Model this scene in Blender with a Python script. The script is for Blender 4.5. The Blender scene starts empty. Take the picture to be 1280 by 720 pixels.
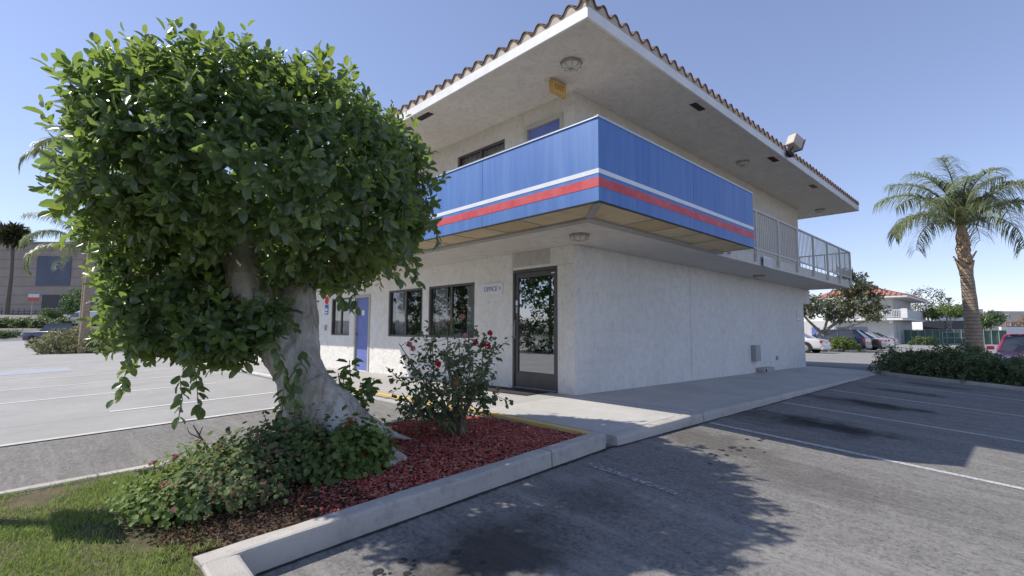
import bpy, bmesh, math, random
import numpy as np
from mathutils import Vector, Matrix, noise as mnoise
rng = np.random.default_rng(7); random.seed(7)
R_ = math.radians
scene = bpy.context.scene
COL = scene.collection

# ------------------------------------------------------------------ camera basis (the photograph's)
F_PX, HY, AZ, ROLL = 619.081, 413.236, R_(46.123), 0.004
PITCH = math.atan((HY - 360) / F_PX)
CAM = np.array([-6.577, -5.307, 1.07])
FH = np.array([math.cos(AZ), math.sin(AZ), 0.]); RH = np.array([math.sin(AZ), -math.cos(AZ), 0.])
def at(px, fw, z=0.):
    """a place at forward distance fw, sideways as the column px"""
    p = CAM + FH*fw + RH*((px-640)/619.*fw); p[2] = z; return p
def at3(px, py, fw):
    p = at(px, fw); p[2] = CAM[2] + (HY-py)/619.*fw; return p

# ------------------------------------------------------------------ terrain
def cl(v, a, b): return max(a, min(b, v))
def sm(t): t = cl(t, 0, 1); return t*t*(3-2*t)
def G(x, y):
    z = -.15 + .04*(cl(x, -9, -2.15)+2.15) + .07*(cl(y, -6.5, -2.2)+2.2) - .008*(cl(x, 12, 40)-12)
    if x < 40: z += 1.5*sm((y-77)/8) + 2.3*sm((y-92)/22)
    return z
def TOP(x, y):      # kerb tops
    return .04*(cl(x, -9, -2.15)+2.15) + .07*(cl(y, -6.5, -2.2)+2.2)
def SW(x, y):       # pavement
    return -.008*max(x, 0) - .008*max(y, 0) - .012*max(-x, 0) - .012*max(-y, 0)

# ------------------------------------------------------------------ materials
def nt(name):
    m = bpy.data.materials.new(name); m.use_nodes = True; t = m.node_tree
    return m, t, t.nodes['Principled BSDF'], t.nodes['Material Output']
def N(t, typ, **k):
    n = t.nodes.new(typ)
    for a, b in k.items():
        if a.startswith('i_'):
            key = a[2:]; n.inputs[int(key) if key.isdigit() else key.replace('_', ' ')].default_value = b
        else: setattr(n, a, b)
    return n
def c4(c): return (c[0], c[1], c[2], 1)
def noise_f(t, scale, detail=5, rough=.55, vec=None, coord='Object', stretch=None):
    n = N(t, 'ShaderNodeTexNoise'); n.inputs['Scale'].default_value = scale
    n.inputs['Detail'].default_value = detail; n.inputs['Roughness'].default_value = rough
    tc = N(t, 'ShaderNodeTexCoord'); src = tc.outputs[coord]
    if stretch:
        mp = N(t, 'ShaderNodeMapping'); mp.inputs['Scale'].default_value = stretch
        t.links.new(src, mp.inputs['Vector']); src = mp.outputs['Vector']
    t.links.new(src, n.inputs['Vector']); return n.outputs['Fac']
def rngmap(t, sock, a, b, c=0., d=1.):
    m = N(t, 'ShaderNodeMapRange'); m.inputs['From Min'].default_value = a; m.inputs['From Max'].default_value = b
    m.inputs['To Min'].default_value = c; m.inputs['To Max'].default_value = d
    t.links.new(sock, m.inputs['Value']); return m.outputs['Result']
def mixc(t, fac, a, b):
    m = N(t, 'ShaderNodeMix'); m.data_type = 'RGBA'
    if isinstance(fac, (int, float)): m.inputs['Factor'].default_value = fac
    else: t.links.new(fac, m.inputs['Factor'])
    for s, v in ((m.inputs['A'], a), (m.inputs['B'], b)):
        if isinstance(v, (tuple, list)): s.default_value = c4(v)
        else: t.links.new(v, s)
    return m.outputs['Result']
def mth(t, op, a, b=None):
    m = N(t, 'ShaderNodeMath', operation=op)
    for i, v in enumerate((a, b)):
        if v is None: continue
        if isinstance(v, (int, float)): m.inputs[i].default_value = v
        else: t.links.new(v, m.inputs[i])
    return m.outputs[0]
def bump(t, bsdf, h, strength, dist=.02):
    b = N(t, 'ShaderNodeBump'); b.inputs['Strength'].default_value = strength; b.inputs['Distance'].default_value = dist
    t.links.new(h, b.inputs['Height']); t.links.new(b.outputs['Normal'], bsdf.inputs['Normal'])
MATS = {}
def M(name, c1, c2=None, scale=4., rough=.8, bmp=0., bscale=60., spec=.3, metal=0., stretch=None, lo=.35, hi=.65, dist=.01, coat=0.):
    if name in MATS: return MATS[name]
    m, t, b, o = nt(name)
    b.inputs['Base Color'].default_value = c4(c1); b.inputs['Roughness'].default_value = rough
    b.inputs['Metallic'].default_value = metal; b.inputs['Specular IOR Level'].default_value = spec
    b.inputs['Coat Weight'].default_value = coat
    if c2 is not None:
        f = rngmap(t, noise_f(t, scale, 7, .6, stretch=stretch), lo, hi)
        t.links.new(mixc(t, f, c1, c2), b.inputs['Base Color'])
    if bmp: bump(t, b, noise_f(t, bscale, 4, .6), bmp, dist)
    MATS[name] = m; return m
def leafmat(name, c1, c2, tr=.3, trc=None, rough=.42, spec=.5, c3=None):
    m, t, b, o = nt(name)
    g = N(t, 'ShaderNodeNewGeometry')
    r = N(t, 'ShaderNodeValToRGB'); e = r.color_ramp.elements
    e[0].color = c4(c1); e[1].color = c4(c2); e[1].position = .85
    if c3: x = e.new(.93); x.color = c4(c3)
    t.links.new(g.outputs['Random Per Island'], r.inputs['Fac'])
    t.links.new(r.outputs['Color'], b.inputs['Base Color'])
    b.inputs['Roughness'].default_value = rough; b.inputs['Specular IOR Level'].default_value = spec
    tl = N(t, 'ShaderNodeBsdfTranslucent'); tc = trc or tuple(min(1, v*2.2) for v in c2)
    tl.inputs['Color'].default_value = c4(tc)
    mx = N(t, 'ShaderNodeMixShader'); mx.inputs[0].default_value = tr
    t.links.new(b.outputs[0], mx.inputs[1]); t.links.new(tl.outputs[0], mx.inputs[2])
    t.links.new(mx.outputs[0], o.inputs['Surface']); MATS[name] = m; return m

def mat_ground(name, c1, c2, stains=(), speck=.35, streak=True):
    m, t, b, o = nt(name)
    big = rngmap(t, noise_f(t, .45, 6, .6), .3, .7)
    col = mixc(t, big, c1, c2)
    fine = rngmap(t, noise_f(t, 42, 4, .8), .44, .70)
    col = mixc(t, mth(t, 'MULTIPLY', fine, speck), col, tuple(min(1, v*2.2) for v in c2))
    dk = rngmap(t, noise_f(t, 27, 5, .8), .47, .66)
    col = mixc(t, mth(t, 'MULTIPLY', dk, .8), col, tuple(v*.36 for v in c1))
    mid = rngmap(t, noise_f(t, 7, 6, .7), .35, .75)
    col = mixc(t, mth(t, 'MULTIPLY', mid, .35), col, tuple(v*.62 for v in c1))
    if streak:
        st = rngmap(t, noise_f(t, 1, 5, .6, stretch=(5.5, .45, 1)), .48, .72)
        col = mixc(t, mth(t, 'MULTIPLY', st, .40), col, tuple(v*1.45 for v in c2))
        s2 = rngmap(t, noise_f(t, 1, 6, .75, stretch=(26, 2.2, 1)), .50, .68)
        col = mixc(t, mth(t, 'MULTIPLY', s2, .26), col, tuple(v*.55 for v in c1))
        s3 = rngmap(t, noise_f(t, 1, 5, .7, stretch=(34, 3.0, 2)), .54, .68)
        col = mixc(t, mth(t, 'MULTIPLY', s3, .24), col, tuple(v*1.9 for v in c2))
        ck = rngmap(t, mth(t, 'ABSOLUTE', mth(t, 'SUBTRACT', noise_f(t, 1.3, 8, .6), .5)), .0, .0035, .55, 0)
        col = mixc(t, ck, col, (.03,.028,.026))
        pt = rngmap(t, noise_f(t, 3.1, 6, .8), .60, .66)
        col = mixc(t, mth(t, 'MULTIPLY', pt, .45), col, tuple(v*.45 for v in c1))
    tc = N(t, 'ShaderNodeTexCoord'); sep = N(t, 'ShaderNodeSeparateXYZ'); t.links.new(tc.outputs['Object'], sep.inputs[0])
    wob = mth(t, 'MULTIPLY', mth(t, 'SUBTRACT', noise_f(t, 2.6, 7, .7), .5), 1.9)
    for (x, y, rx, ry, s, c) in stains:
        dx = mth(t, 'DIVIDE', mth(t, 'SUBTRACT', sep.outputs[0], x), rx)
        dy = mth(t, 'DIVIDE', mth(t, 'SUBTRACT', sep.outputs[1], y), ry)
        d = mth(t, 'SQRT', mth(t, 'ADD', mth(t, 'MULTIPLY', dx, dx), mth(t, 'MULTIPLY', dy, dy)))
        d = mth(t, 'ADD', d, wob)
        f = rngmap(t, d, 1.05, .35, 0, s)
        col = mixc(t, f, col, c)
    t.links.new(col, b.inputs['Base Color']); b.inputs['Roughness'].default_value = .88
    b.inputs['Specular IOR Level'].default_value = .25
    h = mth(t, 'ADD', noise_f(t, 130, 3, .7), mth(t, 'MULTIPLY', noise_f(t, 12, 4, .6), .6))
    bump(t, b, h, .55, .012); MATS[name] = m; return m
def mat_concrete(name, c1, c2, joint=1.5, axis=0, spots=.35):
    m, t, b, o = nt(name)
    col = mixc(t, rngmap(t, noise_f(t, .8, 7, .65), .3, .7), c1, c2)
    col = mixc(t, mth(t, 'MULTIPLY', rngmap(t, noise_f(t, 7, 8, .75), .5, .75), spots), col, tuple(v*.55 for v in c1))
    col = mixc(t, mth(t, 'MULTIPLY', rngmap(t, noise_f(t, 120, 3, .7), .45, .75), .25), col, tuple(v*.6 for v in c1))
    if joint:
        tc = N(t, 'ShaderNodeTexCoord'); sep = N(t, 'ShaderNodeSeparateXYZ'); t.links.new(tc.outputs['Object'], sep.inputs[0])
        p = mth(t, 'PINGPONG', mth(t, 'ADD', sep.outputs[axis], mth(t, 'MULTIPLY', noise_f(t, 9, 3), .012)), joint/2)
        col = mixc(t, rngmap(t, p, .004, .014, .75, 0), col, tuple(v*.25 for v in c1))
    t.links.new(col, b.inputs['Base Color']); b.inputs['Roughness'].default_value = .85
    b.inputs['Specular IOR Level'].default_value = .25
    bump(t, b, mth(t, 'ADD', noise_f(t, 90, 4, .7), noise_f(t, 9, 4)), .35, .012); MATS[name] = m; return m
def mat_glass(name, tint=(.5, .52, .55), refl=.32):
    m, t, b, o = nt(name)
    gl = N(t, 'ShaderNodeBsdfGlossy'); gl.inputs['Roughness'].default_value = .0; gl.inputs['Color'].default_value = (.95, .97, 1, 1)
    tr = N(t, 'ShaderNodeBsdfTransparent'); tr.inputs['Color'].default_value = c4(tint)
    fr = N(t, 'ShaderNodeFresnel'); fr.inputs['IOR'].default_value = 1.5
    f = mth(t, 'MINIMUM', mth(t, 'ADD', fr.outputs[0], refl), 1.)
    mx = N(t, 'ShaderNodeMixShader'); t.links.new(f, mx.inputs[0])
    t.links.new(tr.outputs[0], mx.inputs[1]); t.links.new(gl.outputs[0], mx.inputs[2]); t.links.new(mx.outputs[0], o.inputs['Surface'])
    MATS[name] = m; return m

def mat_stucco(name, c1, c2, dirt):
    m, t, b, o = nt(name)
    col = mixc(t, rngmap(t, noise_f(t, .9, 8, .62), .3, .7), c1, c2)
    st = rngmap(t, noise_f(t, 1, 7, .7, stretch=(3.2, 3.2, .6)), .50, .74)
    col = mixc(t, mth(t, 'MULTIPLY', st, .4), col, dirt)
    col = mixc(t, mth(t, 'MULTIPLY', rngmap(t, noise_f(t, 5, 9, .8), .44, .68), .5), col, tuple(v*.70 for v in c1))
    col = mixc(t, mth(t, 'MULTIPLY', rngmap(t, noise_f(t, 13, 7, .8, stretch=(1,1,.55)), .54, .66), .62), col, tuple(v*.58 for v in c1))
    col = mixc(t, mth(t, 'MULTIPLY', rngmap(t, noise_f(t, 48, 3, .7), .40, .72), .30), col, tuple(v*.66 for v in c1))
    t.links.new(col, b.inputs['Base Color']); b.inputs['Roughness'].default_value = .92; b.inputs['Specular IOR Level'].default_value = .2
    bump(t, b, mth(t, 'ADD', noise_f(t, 30, 7, .7), mth(t, 'MULTIPLY', noise_f(t, 7, 4), .9)), .9, .03); MATS[name] = m; return m
STUCCO = mat_stucco('stucco', (.82, .80, .755), (.90, .885, .85), (.72, .695, .635))
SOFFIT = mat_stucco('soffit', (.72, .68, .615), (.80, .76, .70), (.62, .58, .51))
UPPER = mat_stucco('upper_stucco', (.74, .69, .59), (.82, .77, .67), (.64, .58, .48))
WHITE = M('white_paint', (.76, .76, .75), (.66, .66, .65), 3, .6, .1, 40)
CURB = mat_concrete('curb_concrete', (.40,.375,.34), (.54,.51,.47), 3.05, 0, .7)
KERB2 = mat_concrete('dirty_kerb', (.30,.285,.265), (.42,.40,.375), 0, 0, .6)
WALK = mat_concrete('pavement_concrete', (.42, .41, .39), (.54, .53, .51), 2.44, 0, .25)
LOTC = mat_concrete('lot_concrete', (.30,.295,.285), (.385,.38,.365), 4.8, 1, .3)
YELL = M('yellow_kerb_paint', (.66, .45, .12), (.60, .50, .30), 14, .8, .2, 60, lo=.4, hi=.7)
TILE = M('roof_tile', (.23, .135, .10), (.15, .095, .075), 6, .85, .3, 40)
MORTAR = M('mortar', (.55, .48, .39), (.46, .41, .35), 9, .95, .4, 50)
def mat_blue():
    m, t, b, o = nt('blue_panel')
    f = rngmap(t, noise_f(t, 1, 6, .65, stretch=(7, 7, .42)), .36, .72)
    col = mixc(t, mth(t, 'MULTIPLY', f, .36), (.058, .155, .44), (.20, .36, .64))
    t.links.new(col, b.inputs['Base Color']); b.inputs['Roughness'].default_value = .5; MATS['blue'] = m; return m
BLUE = mat_blue()
STRW = M('stripe_white', (.78, .80, .82), (.7, .73, .78), 5, .5)
STRR = M('stripe_red', (.56, .06, .075), (.62, .12, .13), 5, .5)
TAN = M('lattice_tan', (.64, .52, .33), (.53, .44, .28), 3, .8, .3, 120)
TAN2 = M('lattice_brown', (.46, .36, .22), (.54, .42, .25), 3, .8, .3, 120)
FRAMEG = M('frame_grey', (.42, .40, .37), (.34, .33, .31), 5, .7)
BRONZE = M('bronze_aluminium', (.06, .055, .055), (.08, .075, .075), 5, .4, spec=.5)
DARK = M('dark', (.02, .02, .022), rough=.9)
GLASS = mat_glass('window_glass',(.66,.68,.70),.07); DGLASS = mat_glass('door_glass', (.42,.44,.45), .26)
DOORB = M('blue_door', (.13, .17, .42), (.15, .20, .47), 3, .5)
TRIM = M('door_trim', (.50, .46, .38), (.44, .41, .35), 5, .7)
CURT = M('curtain', (.80, .78, .73), (.60, .59, .56), 1, .9, stretch=(16, 16, .3))
RAILW = M('railing_paint', (.62, .60, .56), (.52, .51, .49), 8, .6)
METAL = M('grey_metal', (.40, .40, .40), (.33, .33, .34), 6, .5, metal=.3)
FIXT = M('lamp_glass', (.62, .60, .55), (.5, .48, .44), 8, .4)
SIGNW = M('sign_white', (.74, .75, .77), (.68, .69, .71), 6, .5)
SIGNT = M('sign_lettering', (.13, .16, .32), rough=.6)
LINE = M('line_paint', (.54, .54, .53), (.22, .22, .215), 34, .8, lo=.42, hi=.68)
LINE2 = M('worn_line_paint', (.17, .17, .17), (.52, .52, .50), 30, .85, lo=.5, hi=.66)
BLACK = M('black_rubber', (.02, .02, .02), (.03, .03, .03), 6, .8)

# ------------------------------------------------------------------ mesh helpers
WP = {}
class MB:
    def __init__(s): s.v = []; s.f = []
    def add(s, vs, fs):
        k = len(s.v); s.v += [tuple(float(c) for c in v) for v in vs]; s.f += [tuple(i+k for i in f) for f in fs]; return s
    def box(s, a, b):
        x0, y0, z0 = a; x1, y1, z1 = b
        return s.add([(x0,y0,z0),(x1,y0,z0),(x1,y1,z0),(x0,y1,z0),(x0,y0,z1),(x1,y0,z1),(x1,y1,z1),(x0,y1,z1)],
            [(3,2,1,0),(4,5,6,7),(0,1,5,4),(1,2,6,5),(2,3,7,6),(3,0,4,7)])
    def obox(s, c, size, rot):
        hx, hy, hz = size[0]/2, size[1]/2, size[2]/2; c = Vector(c)
        vs = [c + rot @ Vector((x, y, z)) for z in (-hz, hz) for x, y in ((-hx,-hy),(hx,-hy),(hx,hy),(-hx,hy))]
        return s.add(vs, [(3,2,1,0),(4,5,6,7),(0,1,5,4),(1,2,6,5),(2,3,7,6),(3,0,4,7)])
    def tube(s, pts, rad, n=8, cap=True):
        P = [Vector(p) for p in pts]; k0 = len(s.v); prev = None
        if not hasattr(rad, '__len__'): rad = [rad]*len(P)
        for i, p in enumerate(P):
            d = (P[min(i+1, len(P)-1)] - P[max(i-1, 0)]).normalized()
            if prev is None: u = d.orthogonal().normalized()
            else:
                u = prev - d*prev.dot(d); u = u.normalized() if u.length > 1e-6 else d.orthogonal().normalized()
            prev = u; w = d.cross(u)
            for j in range(n):
                a = 2*math.pi*j/n; s.v.append(tuple(p + (u*math.cos(a)+w*math.sin(a))*rad[i]))
        for i in range(len(P)-1):
            for j in range(n):
                a = k0+i*n+j; b = k0+i*n+(j+1) % n; s.f.append((a, b, b+n, a+n))
        if cap:
            s.f.append(tuple(k0+j for j in reversed(range(n)))); e = k0+(len(P)-1)*n; s.f.append(tuple(e+j for j in range(n)))
        return s
    def lathe(s, prof, c=(0,0,0), n=16, ax='z'):
        k0 = len(s.v)
        for r, z in prof:
            for j in range(n):
                a = 2*math.pi*j/n; p = (r*math.cos(a), r*math.sin(a), z)
                if ax == 'x': p = (p[2], p[0], p[1])
                if ax == 'y': p = (p[0], p[2], p[1])
                s.v.append((p[0]+c[0], p[1]+c[1], p[2]+c[2]))
        for i in range(len(prof)-1):
            for j in range(n):
                a = k0+i*n+j; b = k0+i*n+(j+1) % n; s.f.append((a, b, b+n, a+n))
        s.f.append(tuple(k0+j for j in reversed(range(n)))); e = k0+(len(prof)-1)*n; s.f.append(tuple(e+j for j in range(n)))
        return s
    def grid(s, xs, ys, fn):
        k = len(s.v); nx, ny = len(xs), len(ys)
        s.v += [(x, y, fn(x, y)) for y in ys for x in xs]
        s.f += [(k+j*nx+i, k+j*nx+i+1, k+(j+1)*nx+i+1, k+(j+1)*nx+i) for j in range(ny-1) for i in range(nx-1)]
        return s
    def build(s, name, mat, parent=None, smooth=False, bevel=0., local=False):
        me = bpy.data.meshes.new(name); me.from_pydata(s.v, [], s.f)
        if bevel:
            bm = bmesh.new(); bm.from_mesh(me); bmesh.ops.remove_doubles(bm, verts=bm.verts, dist=1e-5)
            bmesh.ops.bevel(bm, geom=[e for e in bm.edges if len(e.link_faces) == 2 and e.calc_face_angle(0) > .5], offset=bevel, segments=2, affect='EDGES', profile=.6)
            bm.to_mesh(me); bm.free()
        if smooth: me.polygons.foreach_set('use_smooth', [True]*len(me.polygons))
        return link(name, me, mat, parent, local)
def link(name, me, mat, parent=None, local=False):
    me.materials.append(mat); me.update()
    o = bpy.data.objects.new(name, me); COL.objects.link(o)
    if parent is not None:
        o.parent = parent
        if not local: o.location = -WP.get(parent.name, Vector((0,0,0)))
    WP[o.name] = Vector((0,0,0)); return o
def tag(o, label=None, cat=None, group=None, kind=None):
    if label: o['label'] = label
    if cat: o['category'] = cat
    if group: o['group'] = group
    if kind: o['kind'] = kind
    return o
def thing(name, label, cat, loc=(0,0,0), group=None, rz=0):
    o = bpy.data.objects.new(name, None); COL.objects.link(o); o.location = loc; o.rotation_euler[2] = rz
    o.empty_display_size = .2; WP[o.name] = Vector(loc); return tag(o, label, cat, group)
def struct(o): return tag(o, kind='structure')
def copy_tree(o, parent=None):
    c = o.copy(); COL.objects.link(c); c.parent = parent
    for ch in list(o.children): copy_tree(ch, c)
    return c
def quads_np(name, V, Q, mat, parent=None, smooth=False, local=False):
    me = bpy.data.meshes.new(name); V = np.asarray(V, np.float32); Q = np.asarray(Q, np.int32)
    me.vertices.add(len(V)); me.vertices.foreach_set('co', V.ravel())
    k = Q.shape[1]; me.loops.add(Q.size); me.loops.foreach_set('vertex_index', Q.ravel())
    me.polygons.add(len(Q)); me.polygons.foreach_set('loop_start', np.arange(len(Q), dtype=np.int32)*k)
    me.polygons.foreach_set('loop_total', np.full(len(Q), k, np.int32))
    if smooth: me.polygons.foreach_set('use_smooth', np.ones(len(Q), bool))
    me.update(calc_edges=True); me.validate(); return link(name, me, mat, parent, local)
def nrm(a): return a/np.maximum(np.linalg.norm(a, axis=-1, keepdims=True), 1e-9)
def rdir(n): return nrm(rng.normal(size=(n, 3)))
def leafgeo(P, D, U, L, W, fold=.25, droop=.15):
    """folded leaf: midrib base-tip, two half blades"""
    D = nrm(D); S = nrm(np.cross(D, U)); U = np.cross(S, D); n = len(P)
    L = np.asarray(L)[:, None]*np.ones((n,1)); W = np.asarray(W)[:, None]*np.ones((n,1))
    f = fold*W
    v = np.stack([P, P+D*L*.26+S*W*.47+U*f, P+D*L*.76+S*W*.44+U*(f-droop*L*.4), P+D*L-U*droop*L,
                  P+D*L*.76-S*W*.44+U*(f-droop*L*.4), P+D*L*.26-S*W*.47+U*f], 1).reshape(-1, 3)
    b = (np.arange(n)*6)[:, None]
    q = np.concatenate([b+np.array([[0, 3, 2, 1]]), b+np.array([[0, 5, 4, 3]])], 0)
    return v, q
def leafround(P, D, U, L, W, fold=.2, droop=.15):
    D = nrm(D); S = nrm(np.cross(D, U)); U = np.cross(S, D); n = len(P)
    L = np.asarray(L)[:, None]*np.ones((n,1)); W = np.asarray(W)[:, None]*np.ones((n,1)); f = fold*W
    def side(s):
        return [P+D*L*.17+s*S*W*.34+U*f*.7, P+D*L*.52+s*S*W*.50+U*(f-droop*L*.22), P+D*L*.84+s*S*W*.34+U*(f*.7-droop*L*.65)]
    a = side(1); c = side(-1)
    v = np.stack([P]+a+[P+D*L-U*droop*L]+c+[P+D*L*.52-U*droop*L*.22], 1).reshape(-1, 3)
    b = (np.arange(n)*9)[:, None]
    q = np.concatenate([b+np.array([x]) for x in ([0,8,2,1],[8,4,3,2],[0,5,6,8],[8,6,7,4])], 0)
    return v, q
def joinq(parts):
    V = []; Q = []; k = 0
    for v, q in parts: V.append(v); Q.append(q+k); k += len(v)
    return np.concatenate(V), np.concatenate(Q)
def shoots(P, Nn, per, L, W, spread=(.5, 1.45), slen=.16, up=.35, fold=.2, droop=.18, rand=.4, geo=leafgeo):
    """leafy shoot ends: each carries `per` leaves spirally"""
    n = len(P); D = nrm(Nn + np.array([0, 0, up]) + rng.normal(size=(n, 3))*rand)
    A = nrm(np.cross(D, rdir(n))); B = np.cross(D, A); out = []
    ph = rng.uniform(0, 6.28, n)
    for k in range(per):
        t = k/max(per-1, 1); a = ph + k*2.4 + rng.normal(size=n)*.2
        inc = spread[1]+(spread[0]-spread[1])*t + rng.normal(size=n)*.15
        rad = A*np.cos(a)[:, None] + B*np.sin(a)[:, None]
        ld = D*np.cos(inc)[:, None] + rad*np.sin(inc)[:, None]; ld[:, 2] -= .12
        p = P + D*(slen*(t-.6)) + rad*.01
        s = rng.uniform(.55, 1.2, n)*(.75+.35*math.sin(math.pi*min(1, t*1.05)))
        out.append(geo(p, ld, nrm(D+.3*rdir(n)), L*s, W*s, fold, droop))
    return joinq(out)

# ------------------------------------------------------------------ GROUND
stains = [(-4.45, -2.95, .75, .5, .8, (.035, .03, .027)), (1.45, -3.25, .5, .95, .95, (.012, .012, .013)), (1.2, -2.9, .7, 1.2, .5, (.03, .03, .03)),
          (4.4, -3.3, .4, .9, .9, (.012, .012, .013)), (4.3, -3.0, .7, 1.2, .5, (.03, .03, .03)), (7.2, -3.4, .4, .9, .7, (.018, .018, .02)),
          (-.9, -2.75, .55, .9, .55, (.06, .052, .045)), (-1.4, -3.9, .6, .9, .4, (.06, .055, .05)), (-3.3, -2.85, .5, .4, .45, (.04, .04, .042)), (9.6, -3.6, .5, 1., .55, (.02, .02, .02))]
ASPH = mat_ground('lot_asphalt', (.175, .168, .158), (.235, .226, .212), stains)
xs = sorted(set([-600,-300,-150,-90,-60,-40,-30,-20,-14,-9,-7,-5.9,-4,-2.15,0,2,4,6,8,10,12,16,20,25,30,35,40,50,60,80,100,150,250,400,700]))
ys = sorted(set([-500,-200,-100,-60,-30,-15,-10,-6.5,-5,-4,-2.2,-1,0,3,6,10,15,20,25,30,40,50,60,70,75,77,78,79,80,81,82,83,84,85,88,90,92,94,97,100,103,106,109,112,114,118,125,140,170,220,300,450,700]))
struct(MB().grid(xs, ys, G).build('ground', ASPH))
# pale concrete lot in front of the left wing
cx = [-45,-30,-20,-14,-9,-7,-5,-3.5,-2.3]; cy = [3.35,6,10,15,20,26,31,36,44,55,66,76]
struct(MB().grid(cx, cy, lambda x,y: G(x,y)+.005).build('concrete_lot', LOTC))
struct(MB().grid([-2.3,-1,1.5], [19,24,31,44,55,66,76], lambda x,y: G(x,y)+.005).build('concrete_lot', LOTC))
GUT = M('gutter_edge', (.60,.59,.56), (.45,.44,.42), 5, .85)
struct(MB().grid([-45,-9,-2.4], [3.22,3.345], lambda x,y: G(x,y)+.012).build('gutter_strip', GUT))
PATCH = M('patched_concrete', (.31,.34,.38), (.36,.38,.41), 3, .85)
struct(MB().grid([-13,-9,-5.6], [16.2,18.4], lambda x,y: G(x,y)+.010).build('pavement_patch', PATCH))
# far drive beyond the right corner (lighter)
FARA = mat_ground('far_asphalt', (.24,.235,.225), (.31,.305,.29), (), .2, False)
struct(MB().grid([14.4,20,26,32,40,52,66], [-1.9,2,6,12,20,30], lambda x,y: G(x,y)+.005).build('drive_aisle', FARA))
struct(MB().grid([17,26,32,40,52,90], [-16,-6.5,-4,-2.2,-1.9], lambda x,y: G(x,y)+.005).build('drive_aisle', FARA))

# pavement round the building
def slab(name, xs, ys, mat, zt=SW, zb=None, sides=True):
    m = MB().grid(xs, ys, zt)
    if sides:
        def wall(pts):
            k = len(m.v); n = len(pts)
            for x, y in pts: m.v.append((x, y, zt(x, y)))
            for x, y in pts: m.v.append((x, y, (zb or G)(x, y)-.12))
            m.f.extend((k+i, k+n+i, k+n+i+1, k+i+1) for i in range(n-1))
        wall([(x, ys[0]) for x in xs]); wall([(xs[-1], y) for y in ys]); wall([(x, ys[-1]) for x in reversed(xs)]); wall([(xs[0], y) for y in reversed(ys)])
    return m.build(name, mat)
Xs = [-2.0,-1,0,1.5,3,5,7,9,10.9]
struct(slab('pavement', Xs, [-2.05,-1,0.05], WALK))
struct(slab('pavement', [-2.0,-1,0.05], [.05,2,4,8,12,18], mat_concrete('pavement_concrete_west', (.36,.35,.335), (.45,.44,.425), 2.44, 1, .25)))
struct(slab('pavement', [10.9,12.2,13,14.4], [-2.05,-1,0.05,6,12,20], WALK, lambda x,y: SW(x,y)-.02*(x-10.9)))
# kerbs, cast in lengths with worn edges
def kerb(name, path, w, top, mat, inward, bev=.018, foot=.2, mat2=None, jit=.006):
    """path in plan, outer face on the path, width w towards `inward` side (+1 left of travel)"""
    m = MB(); pts = []
    for (x0,y0),(x1,y1) in zip(path[:-1], path[1:]):
        L = math.hypot(x1-x0, y1-y0); n = max(2, int(L/.12))
        for i in range(n): t = i/n; pts.append((x0+(x1-x0)*t, y0+(y1-y0)*t))
    pts.append(path[-1]); k = len(pts); rows = []
    for i,(x,y) in enumerate(pts):
        a = Vector(pts[min(i+1,k-1)])-Vector(pts[max(i-1,0)]); a.normalize(); nn = Vector((-a.y, a.x))*inward
        j = [jit*mnoise.noise((x*3.1+q*7, y*3.3, q*1.7)) + .6*jit*mnoise.noise((x*11, y*11+q*5, 3)) for q in range(6)]
        z = top(x, y); p = lambda d, dz: (x+nn.x*d, y+nn.y*d, z+dz)
        rows.append([p(-.012+j[0], -foot), p(j[1], -bev*1.3), p(bev*.4+j[1], -bev*.3+j[2]*.4), p(bev*1.4, j[2]*.6), p(w-.012, j[3]*.6), p(w, -.012), p(w, -foot)])
    n = 7
    m.v = [q for r in rows for q in r]
    for i in range(len(rows)-1):
        for j in range(n-1): m.f.append((i*n+j, (i+1)*n+j, (i+1)*n+j+1, i*n+j+1))
    m.f.append(tuple(range(n))); m.f.append(tuple((len(rows)-1)*n+q for q in reversed(range(n))))
    return struct(m.build(name, mat, smooth=False))
PAINTW = mat_concrete('whitewashed_kerb', (.50,.50,.49), (.66,.66,.65), 3.05, 0, .5)
kerb('pavement_kerb', [(-2.02,-2.2),(10.9,-2.2)], .148, lambda x,y: SW(x,-2.05)+.001, CURB, 1, .03, jit=.012)
kerb('pavement_kerb', [(-2.15,18),(-2.15,-2.06)], .13, lambda x,y: SW(-2,y)-.002, PAINTW, 1, .02)
kerb('planter_kerb', [(-5.87,-2.25),(-5.6,-2.235),(-4.2,-2.2),(-2.2,-2.17)], .15, TOP, CURB, 1, .016)
kerb('planter_kerb', [(-5.69,-6.9),(-5.69,-2.4),(-5.69,-2.252)], .18, lambda x,y: TOP(x,y)-.003, CURB, 1, .016, jit=.003)
kerb('planter_kerb', [(-2.3,.26),(-2.55,.33),(-3.2,.335),(-12,.335)], .13, lambda x,y: TOP(x,y)-.01, CURB, 1, .016)
# yellow paint on the pavement's west edge
m = MB()
yy = np.linspace(-1.95, 8, 160)
for a, b in zip(yy[:-1], yy[1:]):
    wa = .10+.018*mnoise.noise((a*4,0,0)); wb = .10+.018*mnoise.noise((b*4,0,0)); za = SW(-2,a)+.006; zb = SW(-2,b)+.006
    m.add([(-2.165,a,za-.0),(-2.05+wa-.1,a,za),(-2.05+wb-.1,b,zb),(-2.165,b,zb)], [(0,1,2,3)])
    m.add([(-2.168,a,za),(-2.168,b,zb),(-2.168,b,zb-.035-.02*mnoise.noise((b*6,2,0))),(-2.168,a,za-.035-.02*mnoise.noise((a*6,2,0)))], [(0,1,2,3)])
struct(m.build('kerb_paint', YELL))
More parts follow.
